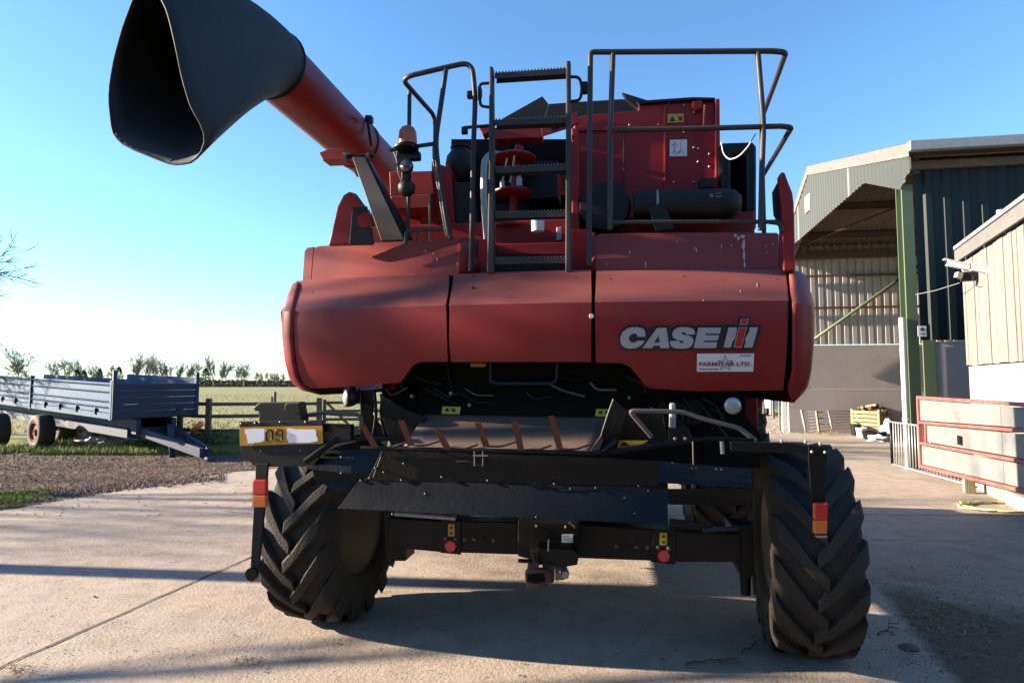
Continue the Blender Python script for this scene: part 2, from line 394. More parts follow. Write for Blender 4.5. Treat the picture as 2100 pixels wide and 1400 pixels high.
# joint between slabs
def strip(name, pts, wid, z, m):
    mb = MB(); rows = [[], []]
    P = [Vector((p.x, p.y, z)) for p in pts]; Q = []
    for i in range(len(P) - 1):
        k = max(2, int((P[i + 1] - P[i]).length / 0.08))
        for j in range(k): Q.append(P[i].lerp(P[i + 1], j / k))
    Q.append(P[-1])
    for i, q in enumerate(Q):
        t = (Q[min(i + 1, len(Q) - 1)] - Q[max(0, i - 1)]).normalized(); nn = t.cross(Vector((0, 0, 1)))
        q = q + nn * 0.012 * noise.noise(q * 4)
        ww = wid * (0.7 + 0.9 * abs(noise.noise(q * 7 + Vector((5, 0, 0)))))
        rows[0].append(q - nn * ww); rows[1].append(q + nn * ww)
    mb.grid(rows)
    return struct(mb.build(name, m))
strip('slab_joint', [G(-60, 1398), G(545, 1130), G(700, 1060)], 0.010, 0.0125, 'joint')
strip('slab_crack', [G(1180, 1398), G(1290, 1330), G(1330, 1290), G(1460, 1240)], 0.0012, 0.0125, 'joint')
strip('slab_crack', [G(120, 1180), G(300, 1172), G(430, 1195), G(530, 1190)], 0.0012, 0.0125, 'joint')
strip('slab_joint', [G(1740, 1056), G(2300, 1060)], 0.009, 0.0125, 'joint')
strip('slab_joint', [G(1740, 1108), G(2000, 1111)], 0.004, 0.0125, 'joint')
strip('slab_joint', [G(0, 1046) + Vector((3.0, -0.1, 0)), G(560, 1058)], 0.005, 0.0125, 'joint')

# ================================================================= COMBINE HARVESTER
root = thing('combine_harvester', 'big dusty red combine harvester seen from behind with its unloading auger folded back', 'combine harvester', ORG, YAW)
def PP(name, pts, ly, th, m, parent=root, bevel=0.006, lys=None):
    P = [L(p[0], p[1], ly if len(p) < 3 else p[2]) for p in pts]
    return MB().prism(P, (0, th, 0)).build(name, m, parent, bevel=bevel)
def TT(name, pts, r, m, parent=root, rad=0.06, n=12, closed=False):
    P = [L(*p) if len(p) == 3 else Vector(p[:3]) for p in pts]
    return MB().tube(rounded(P, rad), r, n).build(name, m, parent, smooth=True, auto=50)

# ---- hood surface
ZC, ZT = 2.165, 2.355
def hood_y(x, z):
    a = 0.050 * x * x
    if z >= ZT: return -0.37 + 0.42 * (z - ZT) + a
    if z >= ZC:
        t = (z - ZC) / (ZT - ZC); return -0.60 + 0.215 * t + a
    t = (ZC - z) / 0.5
    return -0.60 - 0.085 * t + 0.15 * t * t + a
def HP(px, py, off=0.0, up=False):
    ly = -0.5
    for _ in range(12):
        p = L(px, py, ly); ly = hood_y(p.x, p.z) - off
    p = L(px, py, ly); return p
def surf(name, pts, m, off=0.0, th=0.0, parent=root, step=0.06, smooth=True, bevel=0.0, zlines=True, is_px=True):
    """a panel lying on the hood surface, outline given in the survey"""
    if is_px: pts = [HP(p[0], p[1]) for p in pts]
    bm = bmesh.new()
    vs = [bm.verts.new((p.x, 0, p.z)) for p in pts]
    bm.faces.new(vs)
    xs = [p.x for p in pts]; zs = [p.z for p in pts]
    def cut(co, no):
        g = bm.verts[:] + bm.edges[:] + bm.faces[:]
        bmesh.ops.bisect_plane(bm, geom=g, dist=1e-5, plane_co=co, plane_no=no)
    x = math.floor(min(xs) / step) * step + step
    while x < max(xs): cut((x, 0, 0), (1, 0, 0)); x += step
    z = math.floor(min(zs) / step) * step + step
    while z < max(zs):
        if abs(z - ZC) > 0.012: cut((0, 0, z), (0, 0, 1))
        z += step
    if zlines:
        for zz in (ZC,):
            if min(zs) < zz < max(zs): cut((0, 0, zz), (0, 0, 1))
    for v in bm.verts: v.co.y = hood_y(v.co.x, v.co.z) - off
    bm.normal_update()
    f0 = max(bm.faces, key=lambda f: f.calc_area())
    if f0.normal.y > 0:
        bmesh.ops.reverse_faces(bm, faces=bm.faces)
    for e in bm.edges:
        if all(abs(v.co.z - ZC) < 1e-4 for v in e.verts): e.smooth = False
    if th:
        bm.verts.index_update(); fv = [v.co.copy() for v in bm.verts]; n0 = len(fv)
        fs = [[v.index for v in f.verts] for f in bm.faces]
        be = []
        for e in bm.edges:
            if len(e.link_faces) == 1:
                lp = e.link_loops[0]; be.append((lp.vert.index, lp.link_loop_next.vert.index))
        bm.free()
        V = fv + [v + Vector((0, th, 0)) for v in fv]
        F = fs + [[i + n0 for i in reversed(f)] for f in fs] + [[j, i, i + n0, j + n0] for (i, j) in be]
        me = bpy.data.meshes.new(name); me.from_pydata(V, [], F); me.update()
        o = link(name, me, M[m], parent, smooth)
        if smooth: me.set_sharp_from_angle(angle=R(20))
    else:
        me = bpy.data.meshes.new(name); bm.to_mesh(me); bm.free()
        o = link(name, me, M[m], parent, smooth)
    return o
hp_left = surf('hood_panel', [(606, 576), (920, 562), (919, 600), (915, 640), (917, 700), (918, 741), (862, 742), (848, 747), (838, 760), (826, 778), (818, 784), (700, 793), (640, 797), (624, 790), (612, 765), (605, 720), (603, 680), (604, 632), (606, 605)], 'red', th=0.03)
hp_mid = surf('hood_panel', [(930, 562), (1212, 553), (1213, 620), (1212, 742), (925, 742), (921, 700), (922, 640), (925, 600)], 'red', th=0.03)
hp_right = surf('hood_panel', [(1223, 555), (1612, 553), (1616, 620), (1614, 700), (1606, 800), (1430, 802), (1332, 796), (1322, 788), (1306, 768), (1292, 752), (1275, 744), (1222, 743), (1220, 620)], 'red', th=0.03)
# dark strips set behind the panel gaps
surf('gap_strip', [(905, 560), (940, 560), (940, 744), (905, 744)], 'black_matt', off=-0.05, th=0.01)
surf('gap_strip', [(1200, 553), (1235, 553), (1235, 744), (1200, 744)], 'black_matt', off=-0.05, th=0.01)
surf('gap_strip', [(596, 578), (640, 578), (640, 790), (596, 780)], 'black_matt', off=-0.05, th=0.01)
surf('gap_strip', [(1590, 555), (1628, 555), (1628, 800), (1590, 800)], 'black_matt', off=-0.05, th=0.01)
# upper valances
up_l = surf('upper_hood_panel', [(638, 506), (648, 502), (930, 487), (942, 492), (938, 562), (632, 576)], 'red', off=-0.045, th=0.03)
up_r = surf('upper_hood_panel', [(1219, 482), (1228, 476), (1597, 474), (1601, 478), (1602, 556), (1222, 556)], 'red', off=-0.045, th=0.03)
def side_return(name, ptop, pbot, inward, depth):
    # curved return of the upper panel beside the ladder bay
    rows = []
    for (px, py) in (ptop, pbot):
        p = HP(px, py, -0.05); row = []
        for k in range(9):
            a = k / 8 * math.pi / 2
            row.append((p.x + inward * math.sin(a), p.y + depth * (1 - math.cos(a)), p.z))
        row.append((p.x + inward, p.y + depth + 0.35, p.z)); rows.append(row)
    return MB().grid(rows).build(name, 'red_deep', root, smooth=True, solid=0.012, fix=False)
side_return('hood_return', (940, 489), (936, 560), 0.14, 0.10)
side_return('hood_return', (1221, 478), (1223, 556), -0.035, 0.03)
surf('corner_strip', [(618, 512), (624, 505), (636, 503), (630, 575), (613, 577)], 'red', off=-0.05, th=0.03)
surf('corner_strip', [(1604, 472), (1620, 474), (1627, 490), (1628, 556), (1604, 556)], 'red_deep', off=-0.045, th=0.03)
# wrap-round end panels
def end_panel(rows_px, sgn):
    rows = []
    for (py, xin, xout) in rows_px:
        a = HP(xin, py); b = HP(xout, py); wd = max(0.02, abs(b.x - a.x) * (0.97)); row = []
        for k in range(11):
            t = k / 10 * math.pi / 2
            row.append((a.x + sgn * wd * math.sin(t), a.y + 0.22 * (1 - math.cos(t)), a.z))
        for dy in (0.5, 1.2, 2.0): row.append((a.x + sgn * wd, a.y + 0.22 + dy, a.z))
        rows.append(row)
    return MB().grid(rows).build('end_panel', 'red', root, smooth=True, solid=0.02, auto=22, fix=False)
end_panel([(581, 614, 586), (600, 610, 577), (639, 603, 561), (641, 603, 561), (690, 601, 562), (740, 605, 568), (770, 611, 576), (785, 618, 586), (798, 632, 604), (807, 660, 648)], -1)
end_panel([(558, 1618, 1662), (566, 1618, 1670), (600, 1621, 1680), (624, 1624, 1687), (626, 1624, 1687), (700, 1625, 1686), (760, 1624, 1680), (792, 1616, 1673), (805, 1617, 1662), (815, 1620, 1650), (824, 1625, 1634)], 1)
surf('panel_lip', [(620, 795), (700, 795), (690, 808), (650, 808), (630, 801)], 'black_matt', off=-0.03, th=0.02)
MB().lathe([(-0.01, 0.012), (0, 0.015), (0.012, 0.013), (0.014, 0)], HP(1213, 648, 0.002), 'Y', 12).build('panel_catch', 'white', root)
for (px, py) in ((971, 590), (972, 566)):
    MB().lathe([(-0.006, 0.008), (0.004, 0.008)], HP(px, py, 0.004), 'Y', 10).build('fixing', 'black', root)
# splash marks and droppings
mb = MB()
def blot(mb, px, py, wpx, hpx, off=0.003):
    n = 9; P = []
    for k in range(n):
        t = 2 * math.pi * k / n; rr = rnd.uniform(0.7, 1.1)
        p = HP(px + wpx * math.cos(t) * rr, py + hpx * math.sin(t) * rr)
        P.append((p.x, hood_y(p.x, p.z) - off + (0.044 if p.z > ZT else 0), p.z))
    mb.add(P, [tuple(range(n))])
for (px, py, a, b) in [(1526, 482, 7, 4), (1528, 500, 4, 14), (1529, 520, 2.5, 14), (1530, 540, 2, 8), (1517, 486, 3, 5), (1511, 480, 4, 3), (1390, 494, 1.2, 2), (1430, 510, 1.2, 5), (1426, 506, 1, 3), (1325, 541, 1.3, 8), (1292, 515, 1, 4), (1244, 540, 1, 3), (1482, 503, 1, 5), (1503, 500, 1.2, 3), (1575, 502, 1, 3), (1588, 498, 1, 3), (1577, 516, 1, 2)]:
    blot(mb, px, py, a, b)
for (px, py, a, b) in [(1552, 585, 1.5, 5), (1518, 597, 1.2, 4), (1237, 565, 1, 4), (1442, 616, 2, 1.5), (1315, 563, 1, 2), (893, 530, 1.5, 5), (869, 512, 1, 3), (885, 518, 1, 2)]:
    blot(mb, px, py, a, b)
stuff(mb.build('bird_droppings', mat('droppings', (0.42, 0.36, 0.36), 0.8), root, fix=False))

for (px, py) in ((640, 600), (890, 590), (1180, 570), (1250, 572), (1590, 572), (1400, 566)):
    MB().lathe([(-0.004, 0), (-0.003, 0.004), (0.002, 0.006)], HP(px, py, 0.001), 'Y', 10).build('fixing', 'rivet_metal', root)
# ---- decals on the hood
def lg(x, y): return (x / 5.833 + 1240, y / 5.833 + 620)
def decal(name, pts, m, off, parent=root, crop=True):
    o = surf(name, [lg(*p) if crop else p for p in pts], m, off=off, parent=parent, step=0.05, smooth=False, zlines=False)
    return o
badge = decal('logo_backing', [(163, 430), (180, 370), (215, 315), (280, 280), (350, 265), (430, 270), (490, 292), (515, 325), (605, 278), (750, 276), (775, 318), (800, 300), (860, 274), (930, 266), (1010, 268), (1085, 290), (1105, 276), (1435, 270), (1455, 262), (1588, 262), (1610, 175), (1748, 175), (1732, 268), (1868, 268), (1862, 320), (1790, 578), (1060, 578), (440, 578), (250, 580), (200, 552), (165, 500)], 'decal_black', 0.004)
decal('letter', [(487, 410), (485, 350), (460, 315), (400, 297), (340, 295), (270, 312), (215, 355), (188, 410), (187, 470), (205, 515), (250, 545), (310, 553), (380, 545), (430, 520), (460, 490), (478, 458), (390, 458), (370, 475), (340, 482), (305, 470), (288, 440), (295, 405), (325, 378), (360, 373), (385, 385), (392, 412)], 'silver', 0.006, badge)
la = decal('letter', [(628, 305), (738, 305), (772, 545), (665, 548), (660, 518), (588, 516), (568, 548), (450, 546)], 'silver', 0.006, badge)
decal('letter_counter', [(645, 402), (655, 478), (592, 478)], 'decal_black', 0.008, badge)
decal('letter', [(1075, 385), (1078, 345), (1050, 312), (990, 298), (920, 296), (860, 308), (820, 338), (806, 385), (820, 425), (870, 450), (930, 460), (945, 475), (935, 487), (905, 485), (885, 460), (782, 462), (780, 500), (800, 530), (850, 550), (930, 553), (1000, 545), (1045, 515), (1062, 465), (1050, 420), (1000, 395), (930, 385), (918, 370), (930, 358), (965, 362), (975, 385)], 'silver', 0.006, badge)
decal('letter', [(1120, 303), (1390, 303), (1378, 372), (1210, 374), (1205, 392), (1368, 392), (1352, 455), (1190, 457), (1185, 475), (1345, 475), (1328, 546), (1062, 546)], 'silver', 0.006, badge)
decal('letter', [(1480, 300), (1575, 300), (1580, 340), (1563, 380), (1572, 390), (1545, 455), (1530, 460), (1508, 540), (1418, 540)], 'silver', 0.006, badge)
decal('letter', [(1735, 298), (1832, 298), (1765, 540), (1665, 540), (1685, 465), (1672, 455), (1700, 385), (1712, 380)], 'silver', 0.006, badge)
decal('letter_edge', [(1600, 298), (1700, 298), (1637, 540), (1540, 540)], 'silver', 0.0065, badge)
decal('letter_edge', [(1630, 198), (1724, 198), (1706, 268), (1612, 268)], 'silver', 0.0065, badge)
decal('letter', [(1606, 305), (1692, 305), (1632, 533), (1549, 533)], 'decal_red', 0.008, badge)
decal('letter', [(1636, 205), (1715, 205), (1700, 261), (1621, 261)], 'decal_red', 0.008, badge)
stk = decal('dealer_sticker', [(1104, 612), (1786, 610), (1776, 827), (1100, 827)], 'sticker', 0.004)
def text_mesh(txt, bold=0.0, shear=0.0):
    cu = bpy.data.curves.new('txt', 'FONT'); cu.body = txt; cu.size = 1; cu.offset = bold; cu.shear = shear; cu.resolution_u = 3
    o = bpy.data.objects.new('txt', cu); COL.objects.link(o)
    bpy.context.view_layer.update()
    me = bpy.data.meshes.new_from_object(o.evaluated_get(bpy.context.evaluated_depsgraph_get()))
    bpy.data.objects.remove(o); bpy.data.curves.remove(cu); return me
def text_on(name, txt, box, m, mapf, parent, bold=0.02):
    me = text_mesh(txt, bold)
    xs = [v.co.x for v in me.vertices]; ys = [v.co.y for v in me.vertices]
    x0, x1, y0, y1 = min(xs), max(xs), min(ys), max(ys)
    for v in me.vertices:
        u = (v.co.x - x0) / (x1 - x0); t = (v.co.y - y0) / (y1 - y0)
        v.co = mapf(box[0] + u * (box[2] - box[0]), box[3] + t * (box[1] - box[3]))
    me.materials.clear(); me.name = name
    return link(name, me, M[m], parent)
def hmap(off):
    def f(x, y):
        px, py = lg(x, y); p = HP(px, py); return (p.x, hood_y(p.x, p.z) - off, p.z)
    return f
text_on('lettering', 'FARMSTAR LTD.', (1128, 714, 1748, 762), 'text_red', hmap(0.010), stk, 0.022)
mb = MB(); hm = hmap(0.008)
star = []
for k in range(10):
    t = math.pi / 2 + k * math.pi / 5; rr = 95 if k % 2 == 0 else 36
    star.append((1440 + rr * math.cos(t), 728 - rr * math.sin(t)))
for k in range(10):
    a, b = star[k], star[(k + 1) % 10]; d = Vector((b[0] - a[0], b[1] - a[1])); nn = Vector((-d.y, d.x)).normalized() * 3
    mb.add([hm(a[0] + nn.x, a[1] + nn.y), hm(b[0] + nn.x, b[1] + nn.y), hm(b[0] - nn.x, b[1] - nn.y), hm(a[0] - nn.x, a[1] - nn.y)], [(0, 1, 2, 3)])
mb.build('star_outline', 'text_blue', stk, fix=False)
mb = MB()
def scrib(mb, x0, x1, y, h, f):
    x = x0
    while x < x1:
        ww = rnd.uniform(6, 13)
        mb.add([f(x, y), f(x + ww, y), f(x + ww, y + h), f(x, y + h)], [(0, 1, 2, 3)]); x += ww + rnd.choice([3, 3, 3, 10])
scrib(mb, 1130, 1355, 793, 13, hm); scrib(mb, 1615, 1745, 630, 12, hm)
stuff(mb.build('small_print', 'text_blue', stk, fix=False))

# ---- chopper housing and body behind the hood
def boxl(name, x0, x1, y0, y1, z0, z1, m, parent=root, bevel=0.01):
    return MB().box(((x0 + x1) / 2, (y0 + y1) / 2, (z0 + z1) / 2), (x1 - x0, y1 - y0, z1 - z0)).build(name, m, parent, bevel=bevel)
boxl('body_shell', -1.42, 1.42, 0.25, 3.45, 1.752, 2.9, 'red_deep')
boxl('lower_body', -1.15, 1.30, 0.26, 3.44, 1.15, 1.75, 'black_matt')
boxl('chopper_housing', -0.85, 1.02, -0.28, 0.23, 1.12, 2.2, 'black_matt')
boxl('dark_infill', -1.25, 1.35, -0.14, 0.10, 1.72, 2.30, 'black_matt')  # black box added to make the space under the hood dark
boxl('chassis_rail', -0.72, -0.55, 0.2, 3.4, 0.95, 1.15, 'black')
boxl('chassis_rail', 0.62, 0.79, 0.2, 3.4, 0.95, 1.15, 'black')
boxl('grain_tank', -1.38, 1.42, 1.6, 3.3, 2.902, 3.35, 'red_deep')
cab = boxl('cab', -0.85, 0.95, 3.47, 4.3, 1.5, 3.35, 'glass_dark', bevel=0.05)
boxl('cab_roof', -0.95, 1.05, 3.4, 4.35, 3.352, 3.55, 'red', bevel=0.05)
boxl('feeder_house', -0.6, 0.7, 3.5, 4.6, 0.5, 1.3, 'red_deep')
# side skirts, steps and fuel tank on the left side
boxl('side_skirt', -1.56, -1.44, 0.9, 3.4, 1.25, 2.6, 'red')
boxl('side_skirt', 1.44, 1.56, 0.9, 3.4, 1.25, 2.6, 'red')
st = boxl('battery_box', -1.5, -1.05, 0.95, 2.0, 0.70, 1.14, 'black')
mb = MB()
for k in range(7): mb.box((-1.72, 1.0 + k * 0.07, 0.82), (0.30, 0.035, 0.03))
mb.box((-1.72, 0.96, 0.82), (0.36, 0.03, 0.05)); mb.box((-1.72, 1.46, 0.82), (0.36, 0.03, 0.05))
mb.build('side_step', 'black', root)

# ---- deck behind the hood and engine bay walls
deck = PP('engine_deck', [(640, 500, 0), (1600, 478, 0), (1600, 490, 0), (640, 512, 0)], 0, 0, 'black') if False else None
zD = HP(1100, 520).z
boxl('engine_deck', -1.30, 1.40, -0.06, 1.55, 2.42, 2.46, 'black_matt')
boxl('bay_floor_panel', -0.45, 0.20, -0.28, -0.25, 2.30, 2.42, 'red_deep')
# tall red rear wall on the right (engine screen box)
wall = PP('screen_box_wall', [(1178, 243), (1200, 236), (1310, 226), (1310, 206), (1466, 200), (1466, 520), (1178, 520)], 0.45, 0.5, 'red_deep', bevel=0.008)
PP('wall_edge_strip', [(1468, 202), (1476, 203), (1478, 470), (1468, 470)], 0.40, 0.5, 'red', bevel=0.004)
PP('wall_hinge_strip', [(1362, 215), (1367, 215), (1367, 395), (1362, 395)], 0.435, 0.02, 'red', bevel=0.002)
PP('wall_fold', [(1178, 262), (1365, 255), (1365, 262), (1178, 270)], 0.43, 0.02, 'red_deep', bevel=0.004)
PP('wall_joint', [(1277, 272), (1280, 272), (1280, 385), (1277, 385)], 0.44, 0.01, 'rustypink', bevel=0.0)
PP('top_trim', [(1305, 207), (1420, 199), (1467, 200), (1467, 206), (1420, 205), (1312, 213)], 0.42, 0.06, 'black', bevel=0.003)
PP('latch_bracket', [(1420, 208), (1440, 206), (1442, 222), (1428, 225), (1420, 220)], 0.40, 0.05, 'red', bevel=0.004)
TT('latch_bar', [(1446, 216, 0.38), (1443, 270, 0.38)], 0.010, 'red')
for (px, py) in [(1371, 210), (1403, 217), (1423, 231), (1403, 271), (1423, 303), (1432, 305), (1455, 316), (1432, 332), (1455, 342), (1382, 374), (1423, 375), (1350, 257), (1291, 257)]:
    MB().lathe([(-0.012, 0), (-0.010, 0.008), (0, 0.011), (0.01, 0.011)], L(px, py, 0.445), 'Y', 10).build('bolt', 'steel', root, smooth=True)
ys = PP('warning_label', [(1369, 234), (1402, 233), (1402, 251), (1369, 252)], 0.444, 0.004, 'yellow', bevel=0)
PP('warning_mark', [(1379, 238), (1385, 249), (1373, 249)], 0.441, 0.003, 'decal_black', ys, 0)
PP('warning_mark', [(1389, 238), (1392, 238), (1394, 242), (1398, 237), (1399, 247), (1391, 247), (1393, 243)], 0.441, 0.003, 'decal_black', ys, 0)
dg = PP('diagram_label', [(1374, 287), (1409, 286), (1409, 320), (1373, 321)], 0.444, 0.004, 'sticker', bevel=0)
mb = MB()
for k in range(14):
    x, y = rnd.uniform(1379, 1403), rnd.uniform(292, 314); a = rnd.uniform(0, 3.1); dx, dy = 5 * math.cos(a), 5 * math.sin(a)
    mb.tube([L(x - dx, y - dy, 0.442), L(x + dx * 0.6, y + dy, 0.442)], 0.0010, 4)
stuff(mb.build('diagram_lines', 'charcoal', dg))
# grain tank extension flaps (dark)
PP('tank_flap', [(1020, 258), (1030, 243), (1112, 197), (1124, 212), (1140, 250)], 1.7, 0.05, 'charcoal')
PP('tank_flap', [(1275, 189), (1330, 206), (1330, 215), (1310, 225), (1284, 204)], 1.4, 0.05, 'charcoal')
PP('tank_cover', [(1125, 213), (1180, 209), (1275, 203), (1310, 207), (1310, 235), (1150, 262), (1110, 262)], 1.65, 0.04, 'charcoal')
PP('tank_cover', [(1040, 245), (1175, 235), (1175, 262), (1025, 262)], 1.6, 0.04, 'black')
# cross beam and slotted bright bracket
PP('cross_beam', [(1013, 262), (1112, 260), (1112, 282), (1013, 286)], 0.55, 0.12, 'red')
br = PP('slotted_bracket', [(1110, 262), (1160, 236), (1184, 229), (1187, 252), (1165, 262), (1112, 279)], 0.42, 0.02, 'red', bevel=0.003)
PP('bracket_slot', [(1129, 262), (1133, 256), (1146, 251), (1150, 254), (1149, 261), (1136, 268), (1131, 267)], 0.415, 0.004, 'black_matt', br, 0.0)
PP('cross_beam', [(980, 258), (1002, 254), (1002, 272), (990, 278)], 0.5, 0.1, 'red')
# engine bay interior
PP('bay_back_panel', [(925, 285), (1180, 285), (1180, 520), (925, 520)], 1.0, 0.04, 'black_matt')
PP('engine_block', [(1075, 330), (1145, 330), (1145, 405), (1075, 410)], 0.55, 0.4, 'black')
PP('engine_block', [(1015, 420), (1085, 420), (1085, 495), (1015, 495)], 0.60, 0.35, 'black')
def disc(name, px, py, ly, r, h, m, n=40):
    return MB().lathe([(-h / 2, r * 0.92), (-h / 2 + 0.01, r), (h / 2 - 0.01, r), (h / 2, r * 0.92)], L(px, py, ly), 'Z', n).build(name, m, root, smooth=True, auto=40)
disc('shelf_plate', 1055, 326, 0.35, 0.165, 0.03, 'red'); disc('shelf_plate', 1050, 397, 0.35, 0.155, 0.03, 'red'); disc('shelf_plate', 1045, 467, 0.35, 0.15, 0.03, 'red')
TT('fan_post', [(1065, 300, 0.38), (1060, 330, 0.38), (1048, 480, 0.38)], 0.035, 'red')
for a, b in (((1040, 325), (1030, 375)), ((1055, 320), (1046, 375))): TT('hydraulic_pipe', [(a[0], a[1], 0.15), (b[0], b[1], 0.15)], 0.008, 'steel')
MB().lathe([(-0.03, 0.022), (0.03, 0.022), (0.04, 0.012), (0.06, 0.012)], L(1065, 374, 0.1), 'Z', 14).build('pipe_fitting', 'galv', root, smooth=True, auto=40)
MB().lathe([(-0.02, 0.018), (0.03, 0.018), (0.04, 0.01)], L(1030, 380, 0.1), 'Z', 14).build('pipe_fitting', 'galv', root, smooth=True, auto=40)
MB().lathe([(-0.052, 0.0), (-0.052, 0.044), (0.045, 0.047), (0.05, 0.052), (0.06, 0.052), (0.06, 0)], L(1103, 460, 0.0), 'Z', 28).build('oil_filter', 'white', root, smooth=True, auto=40)
PP('bay_side_plate', [(1143, 345), (1165, 340), (1178, 400), (1143, 402)], 0.35, 0.02, 'red')
for x in (1146, 1154): TT('hydraulic_pipe', [(x, 348, 0.3), (x + 18, 400, 0.3)], 0.006, 'charcoal')
PP('bay_side_plate', [(1140, 440), (1160, 430), (1170, 500), (1140, 495)], 0.3, 0.05, 'red_deep')
MB().box(L(1147, 480, 0.22), (0.04, 0.03, 0.10)).build('sensor_body', 'galv', root, bevel=0.006)
PP('bay_rail', [(1012, 500), (1178, 496), (1178, 522), (1012, 522)], -0.05, 0.03, 'red_deep')
PP('bay_rail', [(1000, 522), (1178, 522), (1178, 560), (1000, 560)], -0.10, 0.03, 'black')
TT('exhaust_pipe', [(1000, 500, 0.1), (992, 400, 0.1), (993, 330, 0.12), (1008, 315, 0.2), (1030, 318, 0.4)], 0.026, 'galv')
PP('bay_post', [(1172, 262), (1186, 262), (1190, 520), (1172, 520)], 0.1, 0.3, 'red', bevel=0.01)
PP('bay_post', [(982, 490), (1005, 490), (1005, 560), (978, 560)], -0.18, 0.1, 'red_deep')
PP('bay_post', [(1172, 470), (1205, 470), (1215, 560), (1172, 560)], -0.18, 0.06, 'red_deep')
# pre-cleaner bowl
MB().lathe([(-0.19, 0), (-0.185, 0.04), (-0.12, 0.10), (-0.02, 0.125), (0.05, 0.115), (0.10, 0.08), (0.115, 0.075), (0.12, 0.085), (0.135, 0.085), (0.14, 0.07), (0.14, 0)], L(945, 335, 0.55), 'Z', 36).build('precleaner_bowl', 'charcoal', root, smooth=True, auto=40)
PP('bay_side_box', [(925, 375), (972, 372), (985, 500), (928, 500)], 0.35, 0.4, 'charcoal')
TT('mirror_arm', [(952, 262, 0.4), (1003, 258, 0.4)], 0.013, 'black')
MB().box(L(953, 268, 0.4), (0.05, 0.03, 0.06)).build('arm_end', 'black', root, bevel=0.005)
# air cleaner canister
ca, cb = L(1300, 423, 0.10), L(1505, 418, 0.10)
ax = (cb - ca); ln = ax.length
MB().lathe([(0, 0.05), (0.0, 0.085), (0.05, 0.098), (ln * 0.12, 0.10), (ln * 0.18, 0.106), (ln * 0.9, 0.106), (ln, 0.095), (ln * 1.06, 0.06), (ln * 1.08, 0)], ca, ax, 40).build('air_cleaner', 'charcoal', root, smooth=True, auto=35)
pc = ca.lerp(cb, 0.23)
MB().lathe([(-0.008, 0.105), (-0.008, 0.110), (0.008, 0.110), (0.008, 0.105)], pc, ax, 40).build('clamp_band', 'steel', root, smooth=True, auto=35)
MB().lathe([(-0.09, 0.10), (-0.08, 0.17), (-0.02, 0.185), (0.05, 0.18), (0.10, 0.12), (0.12, 0.05)], L(1240, 428, 0.15), 'Y', 44).build('intake_drum', 'charcoal', root, smooth=True, auto=35)
PP('canister_leg', [(1330, 425), (1362, 415), (1384, 470), (1345, 475)], -0.02, 0.02, 'charcoal', bevel=0.004)
me = text_mesh('A', 0.0); 
for bx in ((1455, 396, 1463, 406), (1466, 401, 1480, 405), (1466, 395, 1480, 398)):
    MB().box(L((bx[0] + bx[2]) / 2, (bx[1] + bx[3]) / 2, -0.006), ((bx[2] - bx[0]) * 0.0031, 0.003, (bx[3] - bx[1]) * 0.0025)).build('moulded_mark', 'dusty_grey', root)
PP('small_grey_box', [(1436, 366), (1466, 364), (1466, 385), (1436, 385)], 0.25, 0.12, 'charcoal')
# rotary screen frame at right
PP('intake_frame', [(1478, 292), (1545, 290), (1552, 300), (1552, 470), (1530, 470), (1530, 320), (1500, 318), (1500, 470), (1478, 470)], 0.30, 0.25, 'black', bevel=0.02)
PP('intake_screen', [(1490, 315), (1540, 312), (1540, 470), (1490, 470)], 0.52, 0.03, 'black_matt')
rp = [L(1479, 292, 0.2), L(1483, 315, 0.15), L(1495, 328, 0.1), L(1515, 322, 0.0), L(1535, 300, -0.1), L(1549, 275, -0.25)]
MB().tube(rounded(rp, 0.05), 0.0045, 8).build('white_cord', 'white', root, smooth=True)
# fins either side
PP('corner_fin', [(672, 503, -0.22), (680, 470, -0.22), (690, 425, -0.22), (703, 400, -0.22), (715, 392, -0.22), (728, 396, -0.22), (760, 440, -0.22), (760, 500, -0.22)], -0.25, 0.05, 'red', bevel=0.012)
PP('fin_inner_plate', [(722, 425), (752, 422), (765, 502), (715, 502)], -0.28, 0.02, 'charcoal')
PP('fin_opening', [(732, 446), (745, 436), (758, 438), (762, 460), (748, 468), (735, 462)], -0.285, 0.005, 'red_deep', bevel=0)
PP('corner_fin', [(1597, 362), (1603, 352), (1610, 353), (1616, 370), (1626, 395), (1629, 420), (1632, 556), (1606, 556), (1604, 420)], -0.30, 0.05, 'red', bevel=0.012)
PP('fin_inner_plate', [(1585, 393), (1596, 372), (1604, 420), (1605, 470), (1588, 440)], -0.25, 0.03, 'charcoal')
# inner structures left under the auger
PP('auger_cradle', [(798, 352), (885, 350), (890, 398), (800, 402)], 0.25, 0.3, 'red')
PP('auger_cradle', [(800, 402), (880, 398), (880, 426), (806, 430)], 0.10, 0.3, 'red')
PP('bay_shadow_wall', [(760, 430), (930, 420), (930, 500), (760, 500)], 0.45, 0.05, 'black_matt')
PP('side_frame', [(835, 445), (862, 445), (868, 480), (832, 480)], 0.30, 0.05, 'red_deep')
PP('side_frame', [(885, 330), (925, 345), (935, 500), (885, 500)], 0.32, 0.3, 'red_deep')
